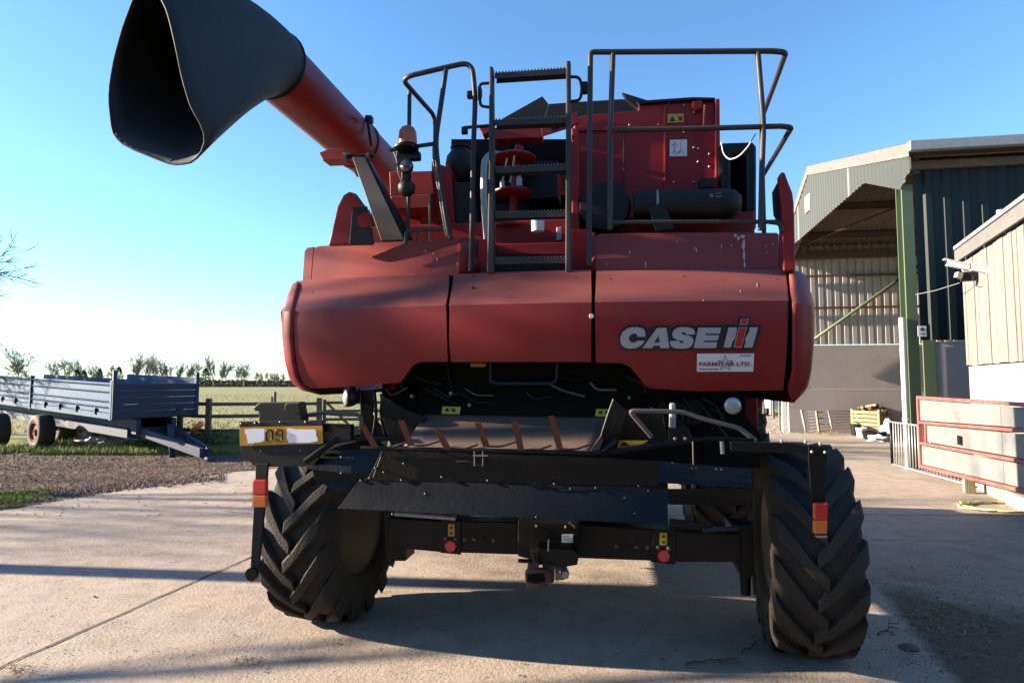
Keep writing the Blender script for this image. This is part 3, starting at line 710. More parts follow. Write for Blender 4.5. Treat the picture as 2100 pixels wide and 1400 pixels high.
# ---- auger tube and spout
A0 = L(556, 131, -0.57); A1 = Vector((A0.x + 0.03, 3.2, 3.78)); A0.x -= 0.0
adir = (A1 - A0).normalized(); al = (A1 - A0).length
aug = MB().lathe([(0, 0.20), (0, 0.211), (al, 0.211), (al, 0.0)], A0, adir, 56, cap=False).build('auger_tube', 'auger_red', root, smooth=True, auto=40)
for d_ in (0.0, 1.35):
    MB().lathe([(d_, 0.212), (d_, 0.222), (d_ + 0.05, 0.222), (d_ + 0.05, 0.212)], A0, adir, 56, cap=False).build('tube_collar', 'black' if d_ == 0 else 'auger_red', aug, smooth=True, auto=40)
MB().lathe([(-0.3, 0.0), (-0.3, 0.24), (0.25, 0.25), (0.3, 0.2), (0.3, 0)], (A1.x + 0.05, 3.25, 3.55), 'Z', 40).build('auger_elbow', 'auger_red', root, smooth=True, auto=40)
# spout: loft from the tube mouth to the rubber rim
rim_px = [(322, -20, 2.80), (298, -45, 2.82), (274, -2, 2.88), (252, 58, 2.94), (235, 120, 2.96), (226, 172, 2.98), (224, 205, 2.98), (227, 240, 2.97), (231, 272, 2.96), (246, 292, 2.94), (275, 307, 2.92), (310, 321, 2.90), (345, 335, 2.88), (368, 338, 2.86), (392, 333, 2.84), (411, 318, 2.82), (420, 295, 2.80), (419, 272, 2.78), (410, 250, 2.76), (394, 224, 2.74), (385, 198, 2.74), (373, 155, 2.74), (363, 105, 2.74), (353, 60, 2.75), (343, 22, 2.77)]
rim = [tolocal(W(a, b, c)) for a, b, c in rim_px]
n_r = len(rim); cen = sum(rim, Vector()) / n_r
def resamp(P, n):
    q = P + [P[0]]; ds = [0]
    for i in range(len(P)): ds.append(ds[-1] + (q[i + 1] - q[i]).length)
    out = []; j = 0
    for k in range(n):
        t = ds[-1] * k / n
        while ds[j + 1] < t: j += 1
        out.append(q[j].lerp(q[j + 1], (t - ds[j]) / (ds[j + 1] - ds[j])))
    return out
NR = 56
rim = resamp(rim, NR)
# circle at tube mouth, matched by angle
def circle(c, ax, r):
    a = ax.cross(Vector((0, 0, 1))).normalized(); b = a.cross(ax)
    return c, a, b, r
cA, aA, bA, rA = circle(A0 + adir * 0.0, adir, 0.228)
ring0 = []
for p in rim:
    d = p - cen
    x, z = d.x, d.z
    ang = math.atan2(z / 1.5, x)
    ring0.append(cA - (aA * math.cos(ang) * (1 if aA.x < 0 else -1)) * rA + bA * math.sin(ang) * rA * (1 if bA.z > 0 else -1))
rows = []
ctrl = (cA - adir * 0.35)
for i in range(15):
    t = i / 14
    row = []
    for k in range(NR):
        p0 = ring0[k]; p3 = rim[k]
        hrel = max(0.0, min(1.0, ((p0 - cA).z / rA + 1) / 2)); p1 = p0 - adir * (0.05 + 0.66 * hrel)
        p2 = p3 + (p1 - p3) * (0.60 - 0.12 * hrel)
        q = p0 * (1 - t) ** 3 + p1 * 3 * t * (1 - t) ** 2 + p2 * 3 * t * t * (1 - t) + p3 * t ** 3
        row.append(q)
    row.append(row[0]); rows.append(row)
vs_, fs_ = [], []
for row in rows: vs_ += row[:-1]
for i in range(14):
    for k in range(NR):
        k2 = (k + 1) % NR
        fs_.append((i * NR + k, i * NR + k2, (i + 1) * NR + k2, (i + 1) * NR + k))
spout = MB().add(vs_, fs_).build('auger_spout', 'rubber_spout', aug, smooth=True, solid=0.010)
MB().tube(rim, 0.0055, 6, closed=True).build('spout_rim', mat('rim_edge', (0.03, 0.027, 0.026), 0.8), spout, smooth=True)
hp = [A0 + adir * 0.012 + (aA * math.cos(t) + bA * math.sin(t)) * 0.236 for t in [k * math.pi / 16 for k in range(32)]]
MB().tube(hp, 0.007, 6, closed=True).build('clamp_ring', 'black', aug, smooth=True)
# dents and cable ties on tube
TT('tube_cable', [(752, 238, 0.55), (756, 262, 0.5), (762, 300, 0.55)], 0.012, 'black')
MB().box(L(757, 246, 0.42), (0.06, 0.06, 0.06)).build('cable_clip', 'black', root, bevel=0.01)
# cradle arm
PP('cradle_bracket', [(653, 313), (676, 304), (706, 306), (712, 322), (708, 328), (662, 330)], -0.02, 0.12, 'red')
MB().lathe([(-0.20, 0.018), (0.13, 0.018)], L(733, 321, 0.0), Vector((1, 0, 0)), 14).build('pivot_pin', 'black', root, smooth=True, auto=40)
for px in (708, 755): MB().lathe([(-0.01, 0.012), (-0.01, 0.026), (0.01, 0.026)], L(px, 321, -0.03), Vector((1, 0, 0)), 14).build('pin_head', 'dusty_grey', root, smooth=True, auto=40)
PP('support_arm', [(722, 322), (748, 322), (829, 492), (782, 494)], -0.06, 0.10, 'dusty_grey', bevel=0.004)
PP('support_arm_shade_side', [(748, 322), (754, 326), (842, 492), (829, 492)], -0.05, 0.10, 'charcoal', bevel=0.003)  # darker colour stands for shade on the arm's right face
TT('arm_rod', [(727, 352, -0.02), (733, 362, -0.02)], 0.008, 'black')
TT('grey_cable', [(757, 430, -0.25), (760, 455, -0.25), (766, 480, -0.25), (767, 500, -0.25)], 0.005, 'dusty_grey')

# ---- hand rails
rail_r = 0.0175
lr = 'dusty_grey'
YF = -0.33
def rail(pts, r=rail_r, rad=0.09, m='railpaint'): return TT('hand_rail', pts, r, m, rad=rad)
M['railpaint'] = mat('rail_paint', (0.010, 0.010, 0.012), 0.5, 0, (0.03, 0.025, 0.022), 9, 0.6, 0.06, 100, dust=(0.13, 0.10, 0.08), dustamt=0.13, spec=0.35)
zt = L(1400, 105, YF).z
pB = Lz(1562, 245, zt)
TTm = lambda name, P, r, m='railpaint', rad=0.09: MB().tube(rounded([Vector(p) for p in P], rad), r, 12).build(name, m, root, smooth=True, auto=50)
TTm('hand_rail', [L(1208, 545, YF), L(1209, 300, YF), L(1211, 107, YF), L(1230, 107, YF), L(1585, 105, YF), L(1612, 108, YF), tuple(pB), tuple(pB + Vector((0, 0.02, -0.5))), tuple(pB + Vector((0, 0.02, -1.4)))], rail_r, rad=0.075)
TTm('rail_post', [L(1257, 110, YF), L(1252, 260, YF), L(1251, 472, YF)], rail_r)
TTm('rail_post', [L(1554, 108, YF), L(1560, 180, YF), L(1566, 255, YF), L(1563, 330, YF), L(1560, 472, YF)], rail_r)
zm = L(1400, 264, YF).z; pM = Lz(1562, 365, zm)
TTm('hand_rail', [L(1253, 267, YF), L(1420, 264, YF), L(1604, 259, YF), L(1623, 262, YF), tuple(pM)], rail_r * 0.95, rad=0.07)
TTm('hand_rail', [L(1253, 456, YF), L(1420, 455, YF), L(1597, 455, YF)], 0.014)
TTm('hand_rail', [L(1575, 455, YF), L(1600, 458, YF), L(1603, 475, YF)], 0.014)
# left
YL = -0.28
zl = L(870, 150, YL).z
pc0 = Lz(893, 240, zl)
TTm('hand_rail', [tuple(pc0 + Vector((0.0, 0.0, -1.0))), tuple(pc0 + Vector((0, 0, -0.25))), tuple(pc0), L(822, 160, YL), L(912, 139, YL), L(968, 127, YL), L(975, 200, YL), L(971, 300, YL), L(966, 557, YL)], rail_r, rad=0.10)
TTm('rail_post', [L(915, 140, YL), L(905, 210, YL), L(893, 290, YL), L(905, 400, YL), L(925, 490, YL)], rail_r)
pa = Lz(840, 188, zl)
TTm('rail_post', [tuple(pa), tuple(Vector((pa.x, pa.y, L(838, 480, pa.y).z)))], 0.015)
TTm('hand_rail', [L(925, 470, YL), L(850, 471, YL), L(834, 477, YL), L(832, 500, YL)], 0.0145, rad=0.04)
TTm('rail_post', [L(855, 476, YL), L(855, 495, YL)], 0.009); TTm('rail_post', [L(881, 385, YL), L(881, 495, YL)], 0.007, 'dusty_grey')
# beacon, horn and lamps on the left rail
TTm('beacon_arm', [L(890, 295, YL), L(800, 308, YL)], 0.014)
MB().lathe([(-0.03, 0.0), (-0.03, 0.05), (-0.012, 0.085), (0.0, 0.085), (0.012, 0.06), (0.012, 0)], L(833, 303, -0.30), 'Z', 32).build('beacon_base', 'black', root, smooth=True, auto=40)
MB().lathe([(0.0, 0.063), (0.03, 0.063), (0.09, 0.058), (0.115, 0.045), (0.13, 0.02), (0.132, 0)], L(836, 297, -0.30), 'Z', 32).build('beacon_lens', 'beacon', root, smooth=True, auto=50)
lb = MB().lathe([(-0.05, 0.045), (-0.03, 0.052), (0.03, 0.045), (0.06, 0.02)], L(832, 340, -0.34), 'Y', 24).build('work_lamp', 'black', root, smooth=True, auto=40)
MB().lathe([(-0.002, 0), (0, 0.040), (0.004, 0.04)], L(832, 340, -0.395), 'Y', 24).build('lamp_glass', 'glass_dark', lb, smooth=True)
MB().box(L(838, 322, -0.27), (0.17, 0.05, 0.06)).build('lamp_bracket', 'black', root, bevel=0.01)
MB().box(L(833, 365, -0.28), (0.06, 0.05, 0.08)).build('lamp_bracket', 'black', root, bevel=0.01)
MB().lathe([(-0.06, 0.0), (-0.058, 0.03), (-0.035, 0.055), (0.01, 0.06), (0.03, 0.045), (0.03, 0)], L(834, 384, -0.30), 'Z', 28).build('reversing_horn', 'charcoal', root, smooth=True, auto=50)
TTm('grey_cable', [L(808, 312, -0.36), L(815, 330, -0.37), L(816, 352, -0.36), L(824, 372, -0.34)], 0.005, 'dusty_grey')
TTm('grey_cable', [L(888, 300, -0.31), L(888, 330, -0.32), L(897, 380, -0.32), L(905, 430, -0.33), L(915, 485, -0.33)], 0.005, 'dusty_grey')
TTm('grey_cable', [L(893, 330, -0.32), L(905, 400, -0.33), L(918, 485, -0.34)], 0.0045, 'dusty_grey')
MB().lathe([(-0.01, 0), (-0.01, 0.045), (0.012, 0.045), (0.02, 0.02)], L(983, 192, -0.30), Vector((1, 0.2, 0)), 24).build('round_mirror', 'charcoal', root, smooth=True, auto=40)
MB().box(L(967, 195, -0.27), (0.06, 0.04, 0.05)).build('mirror_clamp', 'black', root, bevel=0.008)
MB().box(L(1198, 181, -0.30), (0.045, 0.05, 0.075)).build('rail_clamp', 'black', root, bevel=0.01)
TTm('ladder_bracket', [L(1003, 171, -0.32), L(983, 172, -0.32), L(985, 218, -0.32), L(1003, 220, -0.32)], 0.010, 'black', 0.03)
TTm('ladder_bracket', [L(1167, 158, -0.32), L(1188, 158, -0.32), L(1194, 180, -0.32), L(1190, 206, -0.32), L(1167, 209, -0.32)], 0.010, 'black', 0.03)
# ---- ladder
lad_x = [(1007, 1003), (1165, 1167)]
ladl = PP('ladder_stile', [(1003, 136), (1011, 136), (1013, 340), (1013, 560), (998, 560), (1002, 340)], -0.36, 0.06, 'railpaint', bevel=0.008)
ladr = PP('ladder_stile', [(1161, 124), (1170, 124), (1172, 560), (1159, 560)], -0.36, 0.06, 'railpaint', bevel=0.008)
for i, (yl, yr, hh) in enumerate([(146, 136, 4), (243, 237, 5), (341, 335, 7), (434, 430, 6), (529, 526, 6)]):
    a, b = L(1013, yl, -0.37), L(1160, yr, -0.37)
    t = (b - a); mb = MB()
    cen_ = (a + b) / 2
    rot = Matrix.Rotation(math.atan2(t.z, t.x) * -1, 4, 'Y').to_3x3() if False else Matrix.Rotation(-math.atan2(t.z, math.hypot(t.x, t.y)), 3, 'Y')
    mb.box(cen_ + Vector((0, 0.03, -0.018)), (t.length, 0.004, 0.036), rot)
    mb.box(cen_ + Vector((0, 0.063, 0)), (t.length, 0.066, 0.006), rot)
    mb.box(cen_ + Vector((0, 0.096, -0.018)), (t.length, 0.004, 0.036), rot)
    rg = mb.build('ladder_tread', 'railpaint', root)
    mb = MB()
    for k in range(22):
        q = a.lerp(b, (k + 0.5) / 22)
        mb.box(q + Vector((0, 0.032, 0.006)), (0.009, 0.008, 0.010))
        mb.box(q + Vector((0, 0.085, 0.006)), (0.009, 0.008, 0.010))
    stuff(mb.build('tread_teeth', 'dusty_grey', rg))

# ---- below the hood: chute, plates, tines
def curve_sheet(name, top, bot, ly_top, ly_bot, m, nseg=16, bulge=0.10, parent=root, th=0.006):
    rows = []
    for j in range(nseg + 1):
        t = j / nseg; row = []
        for k in range(13):
            s = k / 12
            px = (top[0][0] + (top[1][0] - top[0][0]) * s) * (1 - t) + (bot[0][0] + (bot[1][0] - bot[0][0]) * s) * t
            py = (top[0][1] + (top[1][1] - top[0][1]) * s) * (1 - t) + (bot[0][1] + (bot[1][1] - bot[0][1]) * s) * t
            row.append(L(px, py, ly_top + (ly_bot - ly_top) * t + bulge * math.sin(t * math.pi)))
        rows.append(row)
    return MB().grid(rows).build(name, m, parent, smooth=True, solid=th, fix=False)
curve_sheet('straw_chute', ((872, 850), (1256, 856)), ((826, 918), (1226, 928)), -0.35, -0.88, 'chute', bulge=0.05)
PP('chute_cheek', [(1257, 818), (1286, 842), (1276, 880), (1262, 930), (1222, 930), (1232, 890)], -0.62, 0.012, 'plate_dark', bevel=0.002)
TT('cheek_edge', [(1258, 818, -0.63), (1246, 850, -0.63), (1232, 895, -0.63), (1220, 930, -0.63)], 0.004, 'dusty_grey')
PP('chute_cheek', [(778, 806), (830, 840), (875, 855), (835, 915), (800, 900), (785, 860)], -0.45, 0.012, 'plate_dark', bevel=0.002)
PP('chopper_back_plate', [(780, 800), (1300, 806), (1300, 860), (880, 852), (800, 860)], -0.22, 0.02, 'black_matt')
for (a, b) in (((905, 833), (945, 849)), ((1220, 838), (1252, 854))):
    wl = PP('warning_label', [(a[0] + 3, a[1]), (b[0], a[1] + 1), (b[0] - 3, b[1]), (a[0], b[1] - 1)], -0.30, 0.004, 'yellow_green', bevel=0)
    PP('warning_mark', [(a[0] + 8, a[1] + 5), (a[0] + 14, a[1] + 3), (a[0] + 16, a[1] + 10), (a[0] + 9, a[1] + 11)], -0.303, 0.002, 'decal_black', wl, 0)
    PP('warning_mark', [(a[0] + 20, a[1] + 4), (a[0] + 30, a[1] + 6), (a[0] + 27, a[1] + 12), (a[0] + 21, a[1] + 9)], -0.303, 0.002, 'decal_black', wl, 0)
TT('frame_handle', [(1006, 745, -0.34), (1006, 782, -0.34), (1018, 786, -0.34), (1130, 786, -0.34), (1142, 780, -0.34), (1143, 745, -0.34)], 0.010, 'blue_dark', rad=0.04)
TT('black_cable', [(918, 742, -0.3), (920, 775, -0.3), (928, 800, -0.3)], 0.005, 'charcoal')
PP('amber_label', [(964, 745), (997, 745), (995, 752), (966, 752)], -0.30, 0.004, 'yellow', bevel=0)
bar = TT('tine_bar', [(740, 918, -0.92), (930, 922, -0.92), (1120, 926, -0.92), (1228, 930, -0.92), (1262, 905, -0.80)], 0.012, 'plate_dark')
tines = [((742, 870), (770, 917)), ((823, 862), (842, 912)), ((895, 878), (918, 920)), ((980, 867), (997, 914)), ((1056, 865), (1068, 922)), ((1131, 853), (1148, 920))]
for (tp, bt) in tines:
    P = [(tp[0] - 7, tp[1]), (tp[0] + 6, tp[1]), (bt[0] + 7, bt[1]), (bt[0] - 6, bt[1] + 2)]
    tn = MB().prism([L(P[0][0], P[0][1], -0.98), L(P[1][0], P[1][1], -0.98), L(P[2][0], P[2][1], -0.93), L(P[3][0], P[3][1], -0.93)], (0, 0.006, 0)).build('spreader_tine', 'rust', root)
    TT('tine_foot', [(bt[0], bt[1], -0.93), (bt[0] + 30, bt[1] + 2, -0.90), (bt[0] + 62, bt[1] - 9, -0.84)], 0.006, 'rust')
TT('latch_rod', [(1212, 925, -0.92), (1234, 893, -0.75)], 0.006, 'rust')
# big plates
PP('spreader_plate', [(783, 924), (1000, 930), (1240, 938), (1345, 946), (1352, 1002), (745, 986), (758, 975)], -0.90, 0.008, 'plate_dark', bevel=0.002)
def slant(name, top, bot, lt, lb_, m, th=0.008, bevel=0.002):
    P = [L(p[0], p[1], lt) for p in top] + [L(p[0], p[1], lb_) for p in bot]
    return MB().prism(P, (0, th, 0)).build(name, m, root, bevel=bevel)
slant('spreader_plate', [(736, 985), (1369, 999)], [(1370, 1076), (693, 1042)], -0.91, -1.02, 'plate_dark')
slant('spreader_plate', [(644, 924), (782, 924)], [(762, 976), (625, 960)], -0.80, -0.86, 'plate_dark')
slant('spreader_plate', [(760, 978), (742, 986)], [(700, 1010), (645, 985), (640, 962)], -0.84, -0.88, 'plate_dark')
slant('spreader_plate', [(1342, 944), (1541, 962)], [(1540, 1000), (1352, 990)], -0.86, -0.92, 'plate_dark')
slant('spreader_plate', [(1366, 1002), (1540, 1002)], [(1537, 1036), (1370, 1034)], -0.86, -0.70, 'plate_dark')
TT('plate_seam', [(786, 926, -0.915), (766, 978, -0.915)], 0.004, 'black')
TT('plate_edge', [(1421, 905, -0.90), (1422, 952, -0.90)], 0.004, 'dusty_grey')
pb = [(700, 937), (787, 968), (828, 950), (906, 978), (823, 984), (758, 980), (740, 985), (872, 1012), (1000, 985), (1097, 990), (1137, 992), (1222, 1000), (1170, 1002), (1282, 1020), (1330, 1006), (1420, 960), (1428, 960), (1470, 962), (1480, 963), (1310, 996), (1380, 950), (1302, 1052), (1100, 1060), (700, 970), (770, 960), (795, 1040), (805, 1054)]
for i, (px, py) in enumerate(pb):
    MB().lathe([(-0.006, 0), (-0.005, 0.005), (0, 0.007), (0.012, 0.006)], L(px, py, -0.925 - (0.10 * max(0, (py - 990)) / 70 if py > 990 else 0)), 'Y', 8).build('rivet', 'rivet_metal', root, smooth=True)
# hinge clevis
mb = MB()
for dx in (0, 17): mb.tube([L(973 + dx, 925, -0.96), L(973 + dx, 955, -0.96)], 0.003, 6)
mb.tube([L(970, 934, -0.96), L(1000, 934, -0.96)], 0.004, 8)
mb.build('clevis', 'steel', root)
TT('lynch_rod', [(935, 947, -0.95), (960, 945, -0.95), (990, 956, -0.95)], 0.006, 'charcoal')
# bent tubes
TT('guard_tube', [(742, 880, -0.60), (740, 850, -0.62), (700, 849, -0.68), (660, 846, -0.70), (598, 856, -0.74), (602, 868, -0.74), (640, 880, -0.70), (740, 884, -0.6)], 0.013, 'dusty_grey', rad=0.03)
TT('guard_tube', [(625, 948, -0.90), (690, 900, -0.82), (720, 897, -0.75), (800, 898, -0.6)], 0.019, 'black', rad=0.05)
TT('guard_tube', [(1336, 895, -0.66), (1290, 842, -0.72), (1400, 844, -0.70), (1440, 858, -0.70), (1518, 878, -0.70), (1550, 904, -0.70)], 0.013, 'dusty_grey', rad=0.03)
TT('lower_bar', [(1230, 930, -0.86), (1370, 908, -0.80), (1450, 898, -0.78), (1545, 903, -0.75)], 0.013, 'plate_dark')
PP('mount_plate', [(1369, 878), (1412, 876), (1420, 908), (1372, 916)], -0.80, 0.01, 'plate_dark')
for px in (1384, 1405): MB().lathe([(-0.008, 0), (-0.006, 0.008), (0, 0.010), (0.01, 0.010)], L(px, 899, -0.80), 'Y', 10).build('bolt', 'galv', root, smooth=True)
PP('hydraulic_ram', [(1374, 826), (1386, 826), (1387, 878), (1373, 878)], -0.60, 0.04, 'galv', bevel=0.01)
wl = PP('warning_label', [(1264, 903), (1330, 903), (1318, 910), (1264, 919)], -0.58, 0.004, 'yellow', bevel=0)
PP('warning_mark', [(1280, 905), (1290, 913), (1271, 915)], -0.583, 0.002, 'decal_black', wl, 0)
PP('chute_side_panel', [(1258, 835), (1360, 850), (1372, 915), (1235, 932)], -0.55, 0.02, 'plate_dark')
PP('right_leg_plate', [(1440, 804), (1530, 804), (1528, 850), (1560, 890), (1560, 960), (1445, 955)], -0.30, 0.02, 'black_matt')
PP('left_leg_plate', [(738, 800), (770, 800), (762, 850), (800, 900), (738, 900)], -0.40, 0.03, 'plate_dark')
TT('small_valve', [(1480, 905, -0.80), (1482, 930, -0.80)], 0.011, 'galv')
PP('inner_bracket', [(1350, 826), (1440, 818), (1440, 870), (1350, 876)], -0.35, 0.05, 'black')
# suspension / hoses clutter in the dark
for k in range(10):
    x = 1400 + rnd.uniform(-40, 60); y = 815 + rnd.uniform(0, 30)
    TT('hydraulic_hose', [(x, y, -0.36), (x + rnd.uniform(5, 30), y + rnd.uniform(10, 30), -0.40), (x + rnd.uniform(-20, 60), y + rnd.uniform(40, 80), -0.34)], 0.008, 'black')
for (x0, x1, x2) in ((768, 772, 764), (786, 780, 792)):
    TT('hydraulic_hose', [(x0, 806, -0.42), (x1, 850, -0.44), (x2, 902, -0.43)], 0.011, 'black')
for k in range(14):
    x = rnd.choice([rnd.uniform(790, 960), rnd.uniform(1080, 1290)]); y = rnd.uniform(760, 815)
    TT('hydraulic_hose', [(x, y, -0.31), (x + rnd.uniform(10, 40), y + rnd.uniform(5, 20), -0.33), (x + rnd.uniform(30, 90), y + rnd.uniform(-5, 35), -0.31)], rnd.uniform(0.004, 0.009), rnd.choice(['charcoal', 'black', 'dusty_grey']))
for (px, py) in ((845, 812), (925, 806), (963, 830), (1290, 815), (1335, 838), (1400, 832)):
    MB().lathe([(-0.015, 0.0), (-0.015, 0.010), (0.01, 0.013), (0.02, 0.013)], L(px, py, -0.33), 'Y', 10).build('hose_fitting', 'steel', root, smooth=True, auto=40)
# work lamps under the hood
def work_lamp(px, py, ly, ax, r=0.055):
    c = L(px, py, ly)
    o = MB().lathe([(0.0, r), (0.01, r * 1.05), (0.04, r), (0.09, r * 0.5), (0.10, 0)], c, ax, 28, cap=False).build('work_lamp', 'black', root, smooth=True, auto=45)
    MB().lathe([(-0.012, 0), (-0.008, r * 0.6), (0.002, r * 0.95), (0.006, r * 0.95)], c, ax, 28).build('lamp_glass', 'lampglass', o, smooth=True)
    return o
work_lamp(708, 816, -0.50, Vector((0.75, 0.65, 0)))
work_lamp(1503, 832, -0.52, Vector((-0.05, 1, 0.05)), 0.052)
TT('lamp_stalk', [(724, 795, -0.40), (722, 806, -0.42)], 0.02, 'black')
TT('lamp_stalk', [(736, 797, -0.38), (740, 820, -0.38), (724, 830, -0.40)], 0.008, 'black')
# number plate assembly
NP = -0.86
PP('plate_box', [(519, 836), (531, 825), (612, 824), (617, 850), (620, 866), (531, 866), (529, 842), (522, 843)], NP + 0.03, 0.09, 'charcoal')
TT('box_trim', [(585, 841, NP + 0.025), (585, 830, NP + 0.02), (590, 827, NP + 0.02), (614, 826, NP + 0.02)], 0.0025, 'dusty_grey', rad=0.01)
PP('plate_backing', [(490, 864), (661, 861), (661, 874), (490, 876)], NP + 0.01, 0.012, 'charcoal', bevel=0.002)
PP('plate_backing', [(491, 913), (661, 910), (655, 940), (640, 956), (523, 957), (514, 948), (495, 935)], NP + 0.01, 0.012, 'charcoal', bevel=0.002)
npl = PP('number_plate', [(491, 876), (661, 873), (662, 909), (492, 914)], NP, 0.006, 'numplate', bevel=0.001)
def npix(x, y): return (x / 8.75 + 480, y / 8.75 + 800)
PP('white_patch', [npix(*p) for p in [(190, 702), (380, 692), (545, 692), (542, 898), (470, 932), (350, 940), (345, 955), (250, 952), (240, 890), (225, 810), (200, 770)]], NP - 0.003, 0.003, 'blank_white', npl, 0)  # added blank where the characters cannot be read
PP('white_patch', [npix(*p) for p in [(955, 680), (1080, 690), (1100, 702), (1455, 705), (1470, 730), (1472, 830), (1495, 845), (1495, 912), (1400, 930), (1340, 940), (980, 940), (945, 860), (948, 760)]], NP - 0.003, 0.003, 'blank_white', npl, 0)
def stroke(name, pts, wd, closed=False):
    P = [L(*npix(*p), NP - 0.003) for p in pts]
    return MB().tube(rounded(P + ([P[0]] if closed else []), 0.008, 4), wd, 8).build(name, 'decal_black', npl)
stroke('digit', [(625, 710), (665, 712), (680, 740), (680, 870), (660, 900), (590, 902), (572, 870), (572, 740), (590, 712), (625, 710)], 0.0048)
stroke('digit', [(855, 800), (760, 802), (748, 780), (748, 730), (765, 708), (840, 708), (858, 730), (858, 870), (840, 900), (765, 902), (750, 880)], 0.0048)
for (px, py) in [(494, 868), (523, 867), (532, 866), (574, 865), (626, 865), (534, 925), (616, 924)]:
    MB().lathe([(-0.004, 0), (-0.003, 0.004), (0, 0.006), (0.008, 0.006)], L(px, py, NP + 0.009), 'Y', 8).build('bolt', 'steel', root, smooth=True)
PP('plate_bracket_arm', [(655, 868), (720, 870), (720, 905), (658, 915)], NP + 0.04, 0.05, 'black')
pst = slant('light_post', [(524, 950), (549, 950)], [(545, 1000), (538, 1080), (529, 1170), (513, 1170), (518, 1080), (523, 1000)], NP, NP, 'charcoal', 0.02, 0.003)
MB().lathe([(-0.012, 0.0), (-0.012, 0.037), (0.012, 0.037), (0.012, 0)], L(517, 1176, NP), 'Y', 28).build('post_foot', 'black', root, smooth=True, auto=40)
TT('foot_reflector', [(512, 1192, NP - 0.01), (534, 1191, NP - 0.01)], 0.005, 'lens_amber')
def tail_light(x0, x1, y0, ym, y1, ly):
    o = PP('tail_light', [(x0, y0), (x1, y0), (x1 - 1, y1), (x0 - 1, y1)], ly + 0.006, 0.03, 'black', bevel=0.002)
    PP('red_lens', [(x0, y0), (x1, y0), (x1 - 0.5, ym), (x0 - 0.5, ym)], ly - 0.03, 0.034, 'lens_red', o, 0.006)
    PP('amber_lens', [(x0 - 0.5, ym + 0.8), (x1 - 0.5, ym + 0.8), (x1 - 1, y1), (x0 - 1, y1)], ly - 0.03, 0.034, 'lens_amber', o, 0.006)
    return o
tail_light(518, 545, 984, 1014, 1040, NP)
# right hand light arm
RA = -0.84
PP('light_arm', [(1497, 905), (1620, 908), (1664, 915), (1664, 925), (1620, 930), (1500, 925)], RA, 0.03, 'black', bevel=0.004)
PP('light_arm', [(1658, 912), (1698, 916), (1697, 932), (1692, 1040), (1666, 1040), (1658, 940)], RA - 0.005, 0.012, 'black', bevel=0.002)
for px, py in ((1665, 926), (1692, 927)): MB().lathe([(-0.006, 0), (-0.005, 0.006), (0, 0.008), (0.01, 0.008)], L(px, py, RA - 0.006), 'Y', 10).build('bolt', 'galv', root, smooth=True)
for px, py in ((1603, 906), (1652, 907), (1682, 912)): MB().lathe([(-0.004, 0.008), (0.01, 0.008), (0.014, 0.004)], L(px, py, RA + 0.01), 'Z', 10).build('bolt', 'galv', root, smooth=True)
tail_light(1671, 1698, 1031, 1066, 1094, RA - 0.01)
MB().box(L(1684, 1099, RA - 0.01), (0.055, 0.02, 0.012)).build('lamp_base', 'galv', root, bevel=0.003)

# ---- rear axle, hitch
AX = -0.20
PP('axle_beam', [(795, 1062), (905, 1068), (1060, 1070), (1180, 1074), (1390, 1088), (1520, 1094), (1520, 1152), (1400, 1152), (1182, 1144), (1060, 1137), (905, 1132), (795, 1122)], AX, 0.16, 'black', bevel=0.008)
PP('axle_plate', [(905, 1066), (945, 1068), (945, 1137), (903, 1133)], AX - 0.012, 0.012, 'black', bevel=0.002)
PP('axle_plate', [(1340, 1086), (1385, 1088), (1385, 1157), (1335, 1152)], AX - 0.012, 0.012, 'black', bevel=0.002)
PP('axle_centre_block', [(1062, 1068), (1186, 1072), (1186, 1150), (1160, 1162), (1130, 1158), (1062, 1140)], AX - 0.10, 0.24, 'black')
PP('kingpin_housing', [(1500, 1075), (1545, 1075), (1548, 1180), (1535, 1186), (1518, 1180), (1512, 1160), (1500, 1150)], AX + 0.02, 0.2, 'black')
MB().lathe([(-0.12, 0.03), (0.0, 0.035), (0.02, 0.04)], L(1528, 1178, AX + 0.12), 'Z', 18).build('kingpin', 'black', root, smooth=True, auto=40)
PP('kingpin_housing', [(785, 1045), (830, 1050), (832, 1150), (790, 1150)], AX + 0.04, 0.2, 'black')
TT('steering_ram', [(810, 1053, AX - 0.05), (935, 1062, AX - 0.05)], 0.016, 'steel')
TT('steering_ram', [(1440, 1087, AX - 0.05), (1512, 1083, AX - 0.05)], 0.014, 'blue_dark')
TT('steering_ram', [(1372, 1072, AX - 0.03), (1446, 1080, AX - 0.03)], 0.03, 'black')
for px, py in [(913, 1104), (934, 1104), (953, 1105), (972, 1105), (1012, 1107), (1264, 1119), (1305, 1121), (1327, 1121), (1349, 1123), (1371, 1124), (993, 1107), (1284, 1119)]:
    big = py not in (1107,) or px == 1012
    MB().lathe([(-0.014, 0), (-0.014, 0.009), (-0.004, 0.010), (-0.004, 0.014), (0.002, 0.014)], L(px, py, AX - 0.013 if (px < 945 or 1335 < px < 1386) else AX), 'Y', 6 if big else 8).build('bolt', 'dusty_grey' if px not in (993, 1284) else 'black', root)
for px, py in [(924, 1119), (1361, 1139)]:
    o = MB().lathe([(-0.010, 0), (-0.010, 0.034), (-0.006, 0.038), (0.002, 0.039), (0.004, 0.039)], L(px, py, AX - 0.016), 'Y', 28).build('reflector', 'reflector', root, smooth=True, auto=40)
